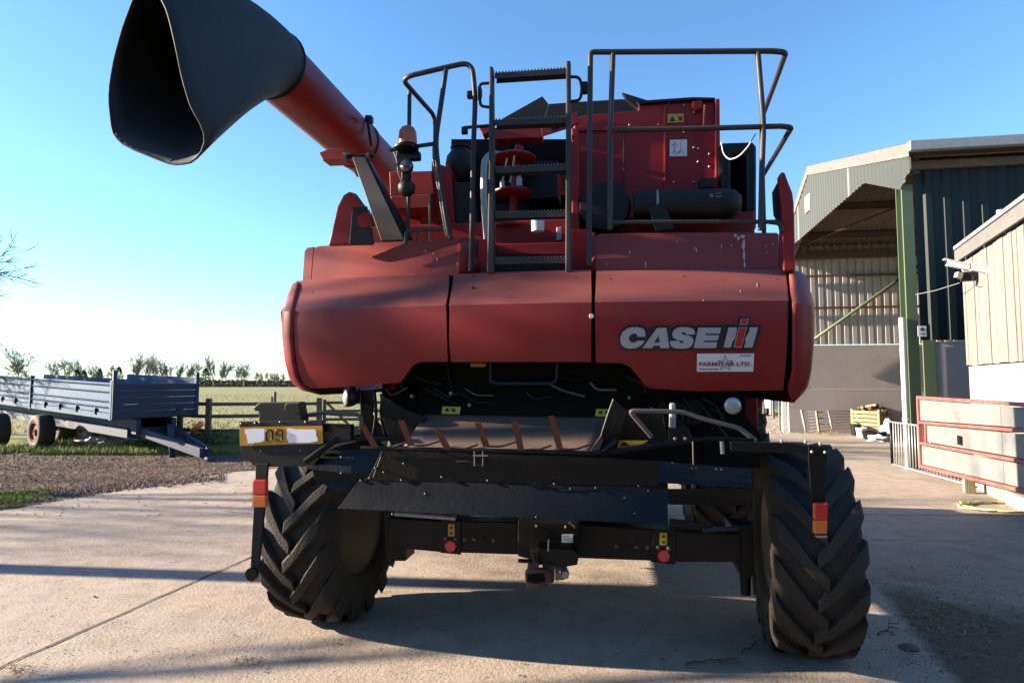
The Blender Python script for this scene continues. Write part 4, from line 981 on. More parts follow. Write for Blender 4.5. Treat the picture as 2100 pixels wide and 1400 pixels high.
for (x0, y0, x1, y1) in [(919, 1074, 932, 1099), (1353, 1092, 1368, 1117)]:
    wl = PP('warning_label', [(x0, y0), (x1, y0), (x1, y1), (x0, y1)], AX - 0.015, 0.003, 'yellow', bevel=0)
    xm = (x0 + x1) / 2
    PP('warning_mark', [(xm, y0 + 15), (xm + 4, y0 + 21), (xm - 4, y0 + 21)], AX - 0.017, 0.002, 'decal_black', wl, 0)
    PP('warning_mark', [(xm, y0 + 3), (xm + 4, y0 + 10), (xm - 4, y0 + 10)], AX - 0.017, 0.002, 'decal_black', wl, 0)
dl = PP('serial_label', [(1152, 1095), (1175, 1095), (1175, 1112), (1152, 1112)], AX - 0.104, 0.003, 'sticker', bevel=0)
mb = MB()
for k in range(4): mb.box(L(1161, 1099 + k * 3, AX - 0.106), (0.035, 0.001, 0.0025))
stuff(mb.build('small_print', 'text_blue', dl))
HT = -0.62
hitch = PP('hitch_block', [(1100, 1122), (1172, 1125), (1186, 1135), (1184, 1158), (1160, 1162), (1135, 1160), (1102, 1158)], HT + 0.06, 0.14, 'black')
PP('hitch_hook', [(1086, 1126), (1092, 1121), (1106, 1122), (1106, 1131), (1094, 1133), (1096, 1152), (1104, 1152), (1104, 1168), (1082, 1170), (1081, 1158), (1090, 1152)], HT, 0.05, 'rustypink', hitch, 0.008)
PP('hitch_jaw', [(1076, 1172), (1082, 1167), (1112, 1168), (1128, 1172), (1130, 1192), (1122, 1204), (1104, 1210), (1082, 1206), (1076, 1194)], HT - 0.02, 0.06, 'rustypink', hitch, 0.010)
PP('hitch_jaw_slot', [(1081, 1177), (1116, 1175), (1118, 1192), (1100, 1196), (1081, 1192)], HT - 0.025, 0.01, 'black_matt', hitch, 0.002)
PP('hitch_plate', [(1112, 1158), (1136, 1158), (1136, 1194), (1124, 1196), (1112, 1180)], HT + 0.03, 0.05, 'rustypink', hitch, 0.006)
MB().lathe([(-0.03, 0), (-0.03, 0.022), (0, 0.026), (0.04, 0.026)], L(1158, 1176, HT + 0.08), Vector((-0.2, 1, 0)), 20).build('hitch_pin', 'galv', hitch, smooth=True, auto=40)
PP('hitch_lug', [(1137, 1160), (1160, 1160), (1168, 1178), (1158, 1189), (1137, 1190)], HT + 0.10, 0.03, 'dusty_grey', hitch)
TT('hitch_handle', [(1063, 1149, HT), (1090, 1150, HT)], 0.012, 'black', hitch)
TT('safety_chain', [(1125, 1106, HT), (1124, 1130, HT)], 0.005, 'galv', hitch)
TT('oil_pipe', [(1168, 1070, AX - 0.14), (1180, 1080, AX - 0.14)], 0.008, 'dusty_grey')
for px, py in ((1100, 1078), (1160, 1080)): MB().lathe([(-0.006, 0), (-0.005, 0.008), (0.004, 0.009)], L(px, py, AX - 0.10), 'Y', 10).build('grease_cap', 'yellow', root)

# ---- wheels
def tyre_mesh(D, Wd, rimR, nl=20, lug_h=0.045):
    mb = MB(); Ro = D / 2 - lug_h; h = Wd / 2
    prof = [(-h * 0.80, rimR), (-h * 0.93, rimR + 0.03), (-h, (rimR + Ro) / 2), (-h * 0.97, Ro - 0.07), (-h * 0.88, Ro - 0.025), (-h * 0.5, Ro - 0.005), (0, Ro),
            (h * 0.5, Ro - 0.005), (h * 0.88, Ro - 0.025), (h * 0.97, Ro - 0.07), (h, (rimR + Ro) / 2), (h * 0.93, rimR + 0.03), (h * 0.80, rimR)]
    mb.lathe(prof, (0, 0, 0), 'X', 96, cap=False)
    # lug centre line: |x| -> angle lead, radius of base and of top
    st_ = [(-0.03, 0.0, Ro - 0.01, Ro + lug_h, 0.040), (0.05, 0.10, Ro - 0.01, Ro + lug_h, 0.044), (h * 0.55, 0.24, Ro - 0.02, Ro + lug_h - 0.003, 0.050),
           (h * 0.90, 0.38, Ro - 0.05, Ro + lug_h - 0.012, 0.056), (h * 1.0, 0.42, Ro - 0.10, Ro + lug_h - 0.05, 0.056), (h * 1.01, 0.45, Ro - 0.17, Ro - 0.08, 0.036)]
    for side in (-1, 1):
        for k in range(nl):
            base = 2 * math.pi * (k + (0.5 if side > 0 else 0)) / nl
            rows = []
            for (s, lead, rb, rt, hw) in st_:
                x = s * side; th = base + lead * 1.2
                def P(r, da): 
                    a = th + da / max(r, 0.1); return (x, -math.cos(a) * r, math.sin(a) * r)
                row = [P(rb, -hw * 1.35), P(rt, -hw), P(rt, hw), P(rb, hw * 1.35)]
                rows.append(row)
            vs = [p for r_ in rows for p in r_]; fs = []
            m_ = len(rows)
            for i in range(m_ - 1):
                for j in range(3):
                    fs.append((i * 4 + j, i * 4 + j + 1, (i + 1) * 4 + j + 1, (i + 1) * 4 + j))
            fs.append((0, 1, 2, 3)); fs.append(tuple((m_ - 1) * 4 + j for j in (3, 2, 1, 0)))
            mb.add(vs, fs)
    return mb
def rim_mb(rr, Wd):
    mb = MB(); h = Wd / 2
    mb.lathe([(-h * 0.80, rr + 0.01), (-h * 0.78, rr - 0.02), (-h * 0.3, rr - 0.05), (-h * 0.05, rr * 0.5), (-h * 0.1, 0.12), (-h * 0.1, 0), ], (0, 0, 0), 'X', 48)
    mb.lathe([(h * 0.80, rr + 0.01), (h * 0.78, rr - 0.02), (h * 0.3, rr - 0.05), (h * 0.0, rr * 0.5), (h * 0.25, 0.13), (h * 0.25, 0)], (0, 0, 0), 'X', 48)
    return mb
def wheel(name, lx, ly, D, Wd, rr, nl, yaw=0.0, spin=0.0):
    o = rim_mb(rr, Wd).build(name, 'black', root, smooth=True, auto=35)
    o.location = (lx, ly, D / 2 - 0.006); o.rotation_euler = (spin, 0, yaw)
    t = tyre_mesh(D, Wd, rr, nl).build('tyre', 'tyre', o, smooth=True, auto=38)
    md = t.modifiers.new('bevel', 'BEVEL'); md.width = 0.008; md.segments = 2; md.limit_method = 'ANGLE'; md.angle_limit = R(38)
    return o
rr_c = tolocal(Vector((1.90, 3.93, 0))); rl_c = tolocal(Vector((-1.40, 4.47, 0)))
wheel('rear_wheel', 1.60, 0.07, 1.31, 0.48, 0.33, 16, R(-5.5), 0.10)
wheel('rear_wheel', -1.59, 0.14, 1.31, 0.48, 0.33, 16, R(-5.5), 0.02)
wheel('front_wheel', 1.62, 3.0, 1.72, 0.72, 0.42, 22)
wheel('front_wheel', -1.62, 3.0, 1.72, 0.72, 0.42, 22)
TT('mudguard', [(1560, 806, 1.2), (1556, 830, 1.2), (1538, 850, 1.2)], 0.03, 'red')
#@@BACKGROUND@@
# ================================================================= BACKGROUND
class WB(MB):
    """builder in yard coordinates for a thing whose base is somewhere else"""
    def wbuild(s, name, m, parent, **k):
        b = parent
        while b.parent: b = b.parent
        o = s.build(name, m, None, **k)
        if parent.parent is None: o.parent = parent; o.location = -b.location
        else: o.parent = parent
        return o
def wthing(name, label, cat, base, group=None): return thing(name, label, cat, tuple(base), 0, group)

def corr(mb, P, U, N, w0, w1, top, bot, pitch, depth, flat=0.5):
    """trapezoid cladding between w0 and w1 along U from P; N outward"""
    xs = []; k = math.floor(w0 / pitch); 
    prof = [(0, 0), (flat * 0.5, 0), (flat * 0.5 + 0.12, 1), (0.88, 1), (1.0, 0)]
    while k * pitch < w1:
        for (a, h) in prof[:-1]:
            x = (k + a) * pitch
            if w0 <= x <= w1: xs.append((x, h))
        k += 1
    xs = [(w0, 0)] + [q for q in xs if w0 < q[0] < w1] + [(w1, 0)]
    r0, r1 = [], []
    for (x, h) in xs:
        q = P + U * x + N * (h * depth)
        r0.append(q + Vector((0, 0, top(x)))); r1.append(q + Vector((0, 0, bot(x))))
    mb.grid([r0, r1]); return mb
# ---- steel barn
BR = R(-9.2); BP = Vector((7.75, 11.9, 0))
barn = thing('steel_barn', 'large steel barn with open grey gable and dark green side wall on concrete panels', 'barn', BP, BR)
X_, Y_, Z_ = Vector((1, 0, 0)), Vector((0, 1, 0)), Vector((0, 0, 1))
def roof_z(s): return 6.28 + 0.278 * (s + 0.42) if s <= 5.54 else 7.936 - 0.56 * (s - 5.54)
def open_z(s):
    if s < 0: return 5.5 + 0.67 * (-s)
    if s < 1.7: return 5.5 + 0.41 * s
    return 6.2 - 0.036 * (s - 1.7)
s = -0.42
while s < 8.8:
    e = min(s + 1.0, 8.85)
    if s < 5.54 < e: pass
    corr(MB(), Vector((0, 0, 0)), Y_, -X_, s, e + 0.03, lambda q: roof_z(q) - 0.22, open_z, 0.19, 0.03).build('fascia_sheet', 'sheet_grey', barn, solid=0.003)
    s = e
for (a, b) in ((-0.45, 1.5), (1.5, 3.5), (3.5, 5.54), (5.54, 7.2), (7.2, 8.9)):
    MB().prism([Vector((-0.05, a + 0.004, roof_z(a) - 0.26)), Vector((-0.05, b - 0.004, roof_z(b - 0.001) - 0.26)), Vector((-0.05, b - 0.004, roof_z(b - 0.001) + 0.0)), Vector((-0.05, a + 0.004, roof_z(a) + 0.0))], (0.02, 0, 0)).build('barge_board', 'roof_pale', barn, bevel=0.004)
def roof_sheet(x0, x1, s0, s1):
    mb = MB(); pitch = 0.15; n = int((x1 - x0) / pitch * 4)
    rows = []
    for s_ in (s0, s1):
        rows.append([Vector((x0 + (x1 - x0) * k / n, s_, roof_z(s_) + 0.025 * math.sin(2 * math.pi * (x0 + (x1 - x0) * k / n) / pitch))) for k in range(n + 1)])
    return mb.grid(rows).build('roof_sheet', 'roof_brown', barn, smooth=True, solid=0.006)
for k in range(14):
    for (s0, s1) in ((-0.55, 2.5), (2.46, 5.54), (5.542, 8.95)): roof_sheet(k * 1.05 + 0.0, k * 1.05 + 1.05, s0, s1)
s = 0.15
while s < 8.7:
    if abs(s - 5.54) > 0.25:
        MB().box((7.3, s, roof_z(s) - 0.14), (14.4, 0.07, 0.20)).build('purlin', 'purlin', barn)
    s += 1.12
for x in (0.22, 7.0, 14.0):
    for (s0, s1) in ((0.0, 5.54), (5.55, 8.7)):
        z0, z1 = roof_z(s0) - 0.42, roof_z(s1) - 0.42
        MB().prism([(x, s0, z0 - 0.16), (x, s1, z1 - 0.16), (x, s1, z1 + 0.16), (x, s0, z0 + 0.16)], (0.12, 0, 0)).build('rafter', 'purlin', barn)
MB().box((0.1, 0.012, 2.8), (0.20, 0.018, 5.6)).add(*MB().box((0.10, 0.26, 2.8), (0.20, 0.018, 5.6)).__dict__.values()).add(*MB().box((0.1, 0.14, 2.8), (0.016, 0.235, 5.6)).__dict__.values()).build('column', 'green_steel', barn)
MB().box((0.35, -0.03, 1.25), (0.22, 0.03, 2.5)).build('column', 'green_steel', barn, bevel=0.004)
MB().tube([(-0.09, 0.02, 0.0), (-0.09, 0.02, 2.95)], 0.052, 16).build('drain_pipe', 'white', barn, smooth=True, auto=50)
MB().tube([(-0.09, 0.02, 0.93), (-0.09, 0.02, 0.99)], 0.062, 16).build('pipe_collar', 'white', barn, smooth=True, auto=50)
MB().box((-0.02, 8.78, 1.5), (0.14, 0.10, 3.0)).build('corner_post', 'white', barn, bevel=0.005)
MB().box((-0.14, 8.9, 1.5), (0.05, 0.10, 3.0)).build('corner_post', 'green_steel', barn, bevel=0.005)
for k in range(10):
    corr(MB(), Vector((0.05, 8.62, 0)), X_, -Y_, k * 1.0, k * 1.0 + 1.03, lambda q: 6.25, lambda q: 2.92, 0.25, 0.035).build('inner_cladding_sheet', 'sheet_white', barn, solid=0.003)
for z in (4.13, 5.2): MB().box((5.1, 8.50, z), (10, 0.06, 0.07)).build('cladding_rail', 'rust' if z < 5 else 'purlin', barn)
MB().box((5.1, 8.45, 5.86), (10.2, 0.16, 0.20)).build('eave_beam', 'purlin', barn)
MB().tube([(0.2, 8.35, 2.6), (4.35, 8.35, 5.6)], 0.05, 10).build('wind_brace', 'green_steel', barn, smooth=True)
MB().tube([(0.3, 8.2, 7.0 - .9), (4.35, 5.6, 7.4)], 0.04, 8).build('wind_brace', 'purlin', barn, smooth=True)
for x0, x1 in ((0.06, 5.9), (5.91, 11.6)):
    for z0, z1 in ((0, 1.47), (1.482, 2.9)):
        MB().box(((x0 + x1) / 2, 8.62, (z0 + z1) / 2), (x1 - x0, 0.14, z1 - z0)).build('concrete_panel', 'panel_conc', barn, bevel=0.012)
# dark side wall facing the yard
k = 0
while k < 12:
    corr(MB(), Vector((0.24, 0.02, 0)), X_, -Y_, k * 1.0, k * 1.0 + 1.03, lambda q: 6.12, lambda q: 2.5, 0.333, 0.04, 0.85).build('wall_cladding_sheet', 'sheet_dark', barn, solid=0.003)
    k += 1
for x0, x1 in ((0.47, 5.0), (5.01, 12.0)):
    for z0, z1 in ((0, 1.24), (1.25, 2.47)):
        MB().box(((x0 + x1) / 2, 0.08, (z0 + z1) / 2), (x1 - x0, 0.14, z1 - z0)).build('concrete_panel', 'panel_conc', barn, bevel=0.012)
MB().box((7.0, -0.56, 6.17), (14.2, 0.14, 0.20)).build('gutter', 'galv', barn, bevel=0.02)
MB().box((7.0, -0.06, 5.95), (14.0, 0.10, 0.16)).build('eave_beam', 'purlin', barn)
MB().box((14.4, 4.3, 3.0), (0.1, 8.6, 6.0)).build('end_wall', 'sheet_dark', barn)
fs = thing('wall_sign', 'small white and red notice fixed high on the grey gable cladding', 'sign', BP + Vector((0, 0, 0)), BR)
MB().box((-0.045, 5.62, 6.86), (0.01, 0.42, 0.50)).build('sign_board', 'sticker', fs); MB().box((-0.052, 5.62, 6.64), (0.006, 0.36, 0.07)).build('sign_band', 'gate_red', fs)
c = W(1891, 679, 11.62)
ss = thing('safety_sign', 'small white notice at head height on the dark green barn wall', 'sign', tuple(c), BR)
MB().box((0, 0, 0), (0.15, 0.008, 0.20)).build('sign_board', 'sticker', ss)
MB().lathe([(-0.002, 0), (0, 0.038), (0.004, 0.038)], (0, -0.009, 0.035), 'Y', 20).build('sign_symbol', 'text_blue', ss)
for z in (-0.035, -0.06): MB().box((0, -0.007, z), (0.10, 0.004, 0.008)).build('sign_line', 'text_blue', ss)
# ---- timber barn
tb_d = Vector((-0.396, -0.918, 0)); TBP = Vector((7.83, 10.45, 0))
tb = thing('timber_barn', 'low building clad in weathered vertical boards above a pale rendered wall, at the right edge', 'building', TBP, math.atan2(tb_d.y, tb_d.x))
x = 0.0
while x < 6.4:
    ww = rnd.uniform(0.13, 0.21)
    mb = MB(); mb.box((x + ww / 2, -0.012 - rnd.uniform(0, 0.012), (1.97 + 3.75) / 2 + rnd.uniform(-0.01, 0.01)), (ww - 0.014, 0.022, 1.78))
    mb.build('plank', 'wood_pale', tb, bevel=0.002); x += ww
MB().box((3.2, 0.1, 2.86), (6.4, 0.16, 1.76)).build('backing_wall', 'wood_fence', tb)
MB().box((3.2, 0.12, 0.98), (6.4, 0.25, 1.95)).build('rendered_wall', 'pale_conc', tb, bevel=0.01)
MB().box((3.2, -0.06, 0.10), (6.5, 0.22, 0.20)).build('plinth', 'pale_conc', tb, bevel=0.02)
MB().box((3.2, -0.09, 3.88), (6.6, 0.04, 0.21)).build('fascia_board', 'roof_pale', tb, bevel=0.006)
MB().prism([(-0.1, -0.12, 4.0), (6.6, -0.12, 4.0), (6.6, 4.0, 4.9), (-0.1, 4.0, 4.9)], (0, 0, 0.06)).build('roof_panel', 'galv', tb)
MB().box((0.0, 2.1, 1.9), (0.12, 4.0, 3.8)).build('side_wall', 'wood_pale', tb)
MB().box((6.4, 2.1, 1.9), (0.12, 4.0, 3.8)).build('side_wall', 'wood_pale', tb)
def hang(name, label, cat, px, py, Y, group=None): 
    p = W(px, py, Y); return thing(name, label, cat, tuple(p), 0, group), p
def cctv(px, py, Y, sz, label, rot):
    o, p = hang('security_camera', label, 'security camera', px, py, Y, 'security cameras on the timber wall')
    rm = Matrix.Rotation(rot, 3, 'Z') @ Matrix.Rotation(R(18), 3, 'Y')
    MB().box((0, 0, 0), (0.34 * sz, 0.10, 0.085), rm).build('camera_housing', 'white', o, bevel=0.012)
    MB().box(rm @ Vector((-0.02, 0, 0.052)), (0.42 * sz, 0.13, 0.012), rm).build('sun_shield', 'white', o, bevel=0.003)
    MB().lathe([(0, 0.032), (0.01, 0.034)], rm @ Vector((-0.178 * sz, 0, 0)), Vector(rm @ Vector((-1, 0, 0))), 16).build('lens', 'glass_dark', o)
    MB().tube([(0.05, 0, -0.04), (0.08, 0, -0.11), (0.26, 0.03, -0.10)], 0.014, 8).build('wall_arm', 'white', o)
    return o
cctv(1966, 545, 9.75, 1.0, 'white security camera nearest the corner, pointing left', R(-20))
cctv(2014, 553, 9.3, 0.85, 'white security camera right of the floodlight with cable loop', R(-25))
o, p = hang('floodlight', 'black floodlight under the left security camera', 'floodlight', 1985, 567, 9.75)
MB().box((0, 0, 0), (0.20, 0.10, 0.15), Matrix.Rotation(R(-30), 3, 'Z')).build('lamp_body', 'black', o, bevel=0.01)
MB().box((-0.15, 0.0, 0.02), (0.09, 0.08, 0.09), Matrix.Rotation(R(20), 3, 'Y')).build('lamp_glass', 'lampglass', o, bevel=0.006)
MB().tube([(0.05, 0, 0), (0.26, 0.06, 0.0)], 0.012, 8).build('wall_arm', 'black', o)
o, p = hang('alarm_sounder', 'small blue plastic cup between the camera arms on the boards', 'alarm', 2036, 560, 9.25)
MB().lathe([(-0.07, 0.0), (-0.065, 0.03), (0.0, 0.055), (0.05, 0.05), (0.05, 0)], (0, 0, 0), 'Z', 20).build('cup', 'screen_blue', o, smooth=True)
MB().tube([(0, 0, 0.03), (0.14, 0.05, 0.05)], 0.012, 8).build('wall_arm', 'black', o)
o, p = hang('cable_loop', 'thin dark cable hanging in a loop below the cameras', 'cable', 1998, 575, 9.5)
MB().tube(rounded([Vector((-0.02, 0, 0.06)), Vector((0.0, 0, -0.09)), Vector((0.12, 0, -0.11)), Vector((0.20, 0, -0.02)), Vector((0.18, 0.02, 0.06))], 0.08), 0.005, 6).build('cable', 'black', o)
p = W(2051, 458, 9.0)
o = thing('roof_antenna', 'short white cylinder antenna above the edge of the timber roof', 'antenna', tuple(p), 0)
MB().tube([(0, 0, 0), (0, 0, 0.20)], 0.038, 18).build('antenna_body', 'white', o, smooth=True, auto=50)
MB().tube([(0, 0, 0), (0.01, 0, -0.09), (0.09, 0.02, -0.15)], 0.010, 8).build('antenna_arm', 'white', o)
a = W(1878, 604, 11.5); b = W(1968, 580, 9.9)
o = MB().tube([(0, 0, 0), (b - a) * 0.5 + Vector((0, 0, -0.02)), b - a], 0.006, 6).build('stay_wire', 'galv', None); o.location = a
tag(o, 'thin wire from the dark barn wall to the timber corner', 'wire')
# ---- red sheeted gate
ga = Vector((7.40, 11.15, 0)); gb = Vector((5.75, 5.30, 0)); gd = (gb - ga).normalized(); gl = (gb - ga).length
gt = thing('yard_gate', 'red framed gate filled with pale worn steel sheets in front of the timber building', 'gate', ga, math.atan2(gd.y, gd.x))
def gz(i, x): a_, b_ = [(0.175, 0.33), (0.59, 0.70), (0.96, 1.085), (1.41, 1.41)][i]; return a_ + (b_ - a_) * x / 3.69
for i in range(4):
    hh = 0.055 if i in (0, 3) else 0.045
    MB().prism([(0, -0.03, gz(i, 0) - hh / 2), (gl, -0.03, gz(i, gl) - hh / 2), (gl, -0.03, gz(i, gl) + hh / 2), (0, -0.03, gz(i, 0) + hh / 2)], (0, 0.06, 0)).build('gate_rail', 'gate_red', gt, bevel=0.008)
for x0 in (0.0, gl - 0.06):
    MB().box((x0 + 0.03, 0, (gz(0, x0) + gz(3, x0)) / 2), (0.06, 0.07, gz(3, x0) - gz(0, x0) + 0.06)).build('gate_stile', 'gate_red', gt, bevel=0.008)
MB().box((0.32, 0.0, 0.78), (0.05, 0.05, 0.34)).build('gate_stile', 'gate_red', gt, bevel=0.006)
for i in range(3):
    for (x0, x1) in ((0.07 if i != 1 else 0.36, 3.0), (3.01, gl - 0.07)):
        MB().prism([(x0, 0.0, gz(i, x0) + 0.04), (x1, 0.0, gz(i, x1) + 0.04), (x1, 0.0, gz(i + 1, x1) - 0.04), (x0, 0.0, gz(i + 1, x0) - 0.04)], (0, 0.006, 0)).build('gate_sheet', 'gate_sheet', gt)
MB().box((1.75, -0.04, 0.80), (0.09, 0.012, 0.14)).build('latch_slot', 'black', gt)
# ---- low bar fence
fa = Vector((7.62, 12.35, 0)); fb = Vector((7.30, 9.75, 0)); fd = (fb - fa); fl = fd.length; fd.normalize()
hf = thing('bar_fence', 'low galvanised fence of upright bars running behind the red gate', 'fence', fa, math.atan2(fd.y, fd.x))
n = 27
for k in range(n):
    x = fl * k / (n - 1)
    MB().tube([(x, 0, 0.06), (x, 0, 0.88)], 0.012 if k else 0.026, 8).build('fence_bar', 'galv' if k else 'black', hf, smooth=True)
for z in (0.05, 0.89): MB().tube([(0, 0, z), (fl, 0, z)], 0.018, 8).build('fence_rail', 'galv', hf, smooth=True)
p = G(1991, 1012)
o = thing('timber_post', 'short square timber post under the bottom rail of the red gate', 'post', tuple(p), R(-20))
MB().box((0, 0, 0.14), (0.10, 0.10, 0.30)).build('post_stub', 'wood_fence', o, bevel=0.008); MB().box((-0.07, 0, 0.14), (0.035, 0.10, 0.26)).build('batten', 'wood_pale', o, bevel=0.004)
p = G(2075, 1043)
mb = MB(); pts = []
for k in range(60):
    t = k * 0.32; rr = 0.42 + 0.05 * math.sin(k * 1.7); pts.append((rr * 1.5 * math.cos(t), rr * 0.8 * math.sin(t), 0.022 + 0.003 * (k % 7)))
o = mb.tube(pts, 0.013, 6).build('garden_hose', 'hose_y', None, smooth=True); o.location = p
tag(o, 'faded yellow hose coiled on the concrete below the pale wall', 'hose')
# ---- things by the concrete wall
wy = 19.75
p = Vector((W(1700, 885, wy).x, wy, 0))
hu = thing('sheep_hurdle', 'long galvanised hurdle leaning on the concrete wall', 'hurdle', p)
def loc(px, py, Y, base): return W(px, py, Y) - base
for (x0, y0, x1, y1) in ((1643, 840, 1653, 887), (1698, 842, 1707, 881), (1752, 838, 1765, 877)):
    MB().tube([loc(x0, y0, wy + 0.3, p), loc(x1, y1, wy, p)], 0.035, 8).build('hurdle_upright', 'galv', hu, smooth=True)
for k in range(7):
    t = k / 6
    MB().tube([loc(1644 + 8 * t, 844 + 40 * t, wy + 0.28 * (1 - t), p), loc(1753 + 12 * t, 843 + 32 * t, wy + 0.28 * (1 - t), p)], 0.012, 6).build('hurdle_rail', 'galv', hu, smooth=True)
p = Vector((W(1680, 887, wy - 0.2).x, wy - 0.2, 0))
hu = thing('wooden_hurdle', 'short narrow wooden frame leaning in front of the long hurdle', 'hurdle', p)
MB().tube([loc(1674, 843, wy - .05, p), loc(1680, 886, wy - .25, p)], 0.045, 6).build('hurdle_upright', 'wood_crate', hu)
for yy in (845, 857, 869, 883): MB().tube([loc(1675 + (yy - 845) * .13, yy, wy - .05, p), loc(1687 + (yy - 845) * .13, yy, wy - .05, p)], 0.03, 6).build('hurdle_rail', 'wood_crate', hu)
p = Vector((W(1805, 889, 19.1).x, 19.1, 0))
cr = thing('wooden_crate', 'slatted wooden crate heaped with firewood by the concrete wall', 'crate', p, R(38))
for k in range(6):
    z = 0.10 + k * 0.125
    MB().box((0.0, 0.42, z), (0.022, 0.84, 0.095)).build('slat', 'wood_crate', cr, bevel=0.003)
    MB().box((0.45, 0.0, z), (0.88, 0.022, 0.095)).build('slat', 'wood_crate', cr, bevel=0.003)
    MB().box((0.90, 0.42, z), (0.022, 0.84, 0.095)).build('slat', 'wood_crate', cr, bevel=0.003)
for (x, y) in ((0.03, 0.03), (0.87, 0.03), (0.03, 0.82), (0.87, 0.82)): MB().box((x, y, 0.40), (0.07, 0.07, 0.84)).build('corner_post', 'wood_crate', cr, bevel=0.004)
lg_ = tag(thing('log_heap', 'split logs heaped in the wooden crate', 'firewood', tuple(p + Vector((0.1, 0.6, 0))), 0), 'split logs heaped in the wooden crate', 'firewood')
for k in range(26):
    a_ = rnd.uniform(0, 3.1); c_ = Vector((rnd.uniform(-0.25, 0.3), rnd.uniform(-0.3, 0.3), 0.72 + rnd.uniform(-0.1, 0.22) * (1 - k / 60)))
    d_ = Vector((math.cos(a_), math.sin(a_), rnd.uniform(-.3, .3))) * 0.15
    MB().tube([c_ - d_, c_ + d_], 0.05, 7).build('log', rnd.choice(['bark', 'rust', 'wood_crate']), lg_)
def lathe_thing(name, label, cat, px, py, prof, m, parent_extra=None):
    p = G(px, py); o = MB().lathe(prof, (0, 0, 0), 'Z', 24, cap=True).build(name, m, None, smooth=True, auto=40); o.location = p
    return tag(o, label, cat)
lathe_thing('bucket', 'pale plastic bucket left of the wooden crate', 'bucket', 1767, 897, [(0, 0.12), (0.28, 0.15), (0.30, 0.155), (0.30, 0.14), (0.03, 0.11), (0.03, 0)], 'white')
lathe_thing('plant_pot', 'dark plastic pot beside the pale bucket', 'pot', 1755, 893, [(0, 0.10), (0.34, 0.16), (0.36, 0.165), (0.36, 0.145), (0.03, 0.10), (0.03, 0)], 'charcoal')
o = lathe_thing('feed_tub', 'wide low black tub in front of the wooden crate', 'tub', 1793, 901, [(0, 0.26), (0.22, 0.33), (0.24, 0.34), (0.24, 0.31), (0.03, 0.25), (0.03, 0)], 'black')
def lumpy(name, label, cat, base, size, m, seed, sub=3, amp=0.35, rz=0.0, freq=2.2):
    bm = bmesh.new(); bmesh.ops.create_icosphere(bm, subdivisions=sub, radius=1)
    for v in bm.verts:
        d = v.co.normalized(); nn = noise.noise(d * freq + Vector((seed, 0, 0))) + 0.5 * noise.noise(d * freq * 2.7 + Vector((seed, 3, 0)))
        v.co = d * (1 + amp * nn * 1.5); v.co.x *= size[0]; v.co.y *= size[1]; v.co.z = max(-0.35, v.co.z) * size[2] + size[2] * 0.35
    me = bpy.data.meshes.new(name); bm.to_mesh(me); bm.free()
    o = link(name, me, M[m], None, True); o.location = base; o.rotation_euler = (0, 0, rz)
    if label: tag(o, label, cat)
    return o
lumpy('feed_sack', 'upright white sack slumped against the firewood crate', 'sack', G(1823, 899), (0.20, 0.15, 0.42), 'white', 3.1)
lumpy('plastic_litter', 'crumpled grey plastic sheet on the ground in front of the tub', 'plastic sheet', G(1805, 905), (0.28, 0.15, 0.12), 'sticker', 5.7, amp=0.6)
o = MB().box((0, 0, 0.12), (0.30, 0.22, 0.24)).build('red_box', 'gate_red', None, bevel=0.01); o.location = G(1840, 899); tag(o, 'small red plastic box beside the white sack', 'box')
# ---- trailer
TC = Vector((-8.80, 13.5, 0)); te = Vector((-0.83, 0.558, 0)).normalized(); tg = Vector((0.558, 0.83, 0)).normalized()
tr = wthing('farm_trailer', 'old blue tipping trailer with ribbed sides resting nose down on the gravel', 'trailer', TC)
def TP(a, b, z): return te * a + tg * b + Vector((0, 0, z + 0.030 * a))
TW = 1.85
def tq(name, a0, a1, b0, b1, z0, z1, m, bevel=0.004, parent=tr):
    P = [TP(a0, b0, z0), TP(a1, b0, z0), TP(a1, b1, z0), TP(a0, b1, z0)]
    return MB().prism(P, (0, 0, z1 - z0)).build(name, m, parent, bevel=bevel) if abs(a1 - a0) < 0.5 else MB().add([TP(a, b, z) for a in (a0, a1) for b in (b0, b1) for z in (z0, z1)], [(0, 1, 3, 2), (4, 6, 7, 5), (0, 4, 5, 1), (2, 3, 7, 6), (0, 2, 6, 4), (1, 5, 7, 3)]).build(name, m, parent, bevel=bevel)
for (a0, a1) in ((0.06, 4.55), (4.67, 9.4)):
    sp_ = tq('side_panel', a0, a1, 0.0, 0.03, 1.0, 1.66, 'blue', parent=tr)
    for z in (1.12, 1.25, 1.46, 1.62):
        P = [TP(a0 + 0.05, 0.0, z - 0.035), TP(a0 + 0.05, -0.045, z), TP(a0 + 0.05, 0.0, z + 0.02)]
        MB().prism(P, te * (a1 - a0 - 0.1) + Vector((0, 0, 0.03 * (a1 - a0 - 0.1)))).build('panel_rib', 'blue', tr)
tq('bottom_rail', 0.0, 9.4, -0.02, 0.06, 0.86, 0.985, 'blue')
for a in (0.0, 4.57, 9.4): tq('stake_post', a, a + 0.09, -0.04, 0.05, 0.84, 1.72, 'blue')
for a in (0.75, 1.75, 2.7, 3.6, 5.6, 6.6):
    tq('panel_hinge', a, a + 0.05, -0.05, 0.0, 0.94, 1.08, 'black')
tq('far_side_panel', 0.06, 3.6, TW, TW + 0.03, 1.0, 1.80, 'blue')
tq('far_side_panel', 3.64, 9.4, TW, TW + 0.03, 1.0, 1.66, 'blue')
tq('floor', 0.0, 9.4, 0.02, TW, 0.86, 0.95, 'blue_dark')
for i in range(5):
    tq('front_board', -0.03, 0.0, 0.03, TW, 0.88 + i * 0.156, 0.88 + (i + 1) * 0.156 - 0.006, 'blue_dark')  # darker blue than the sides, shade put into the colour
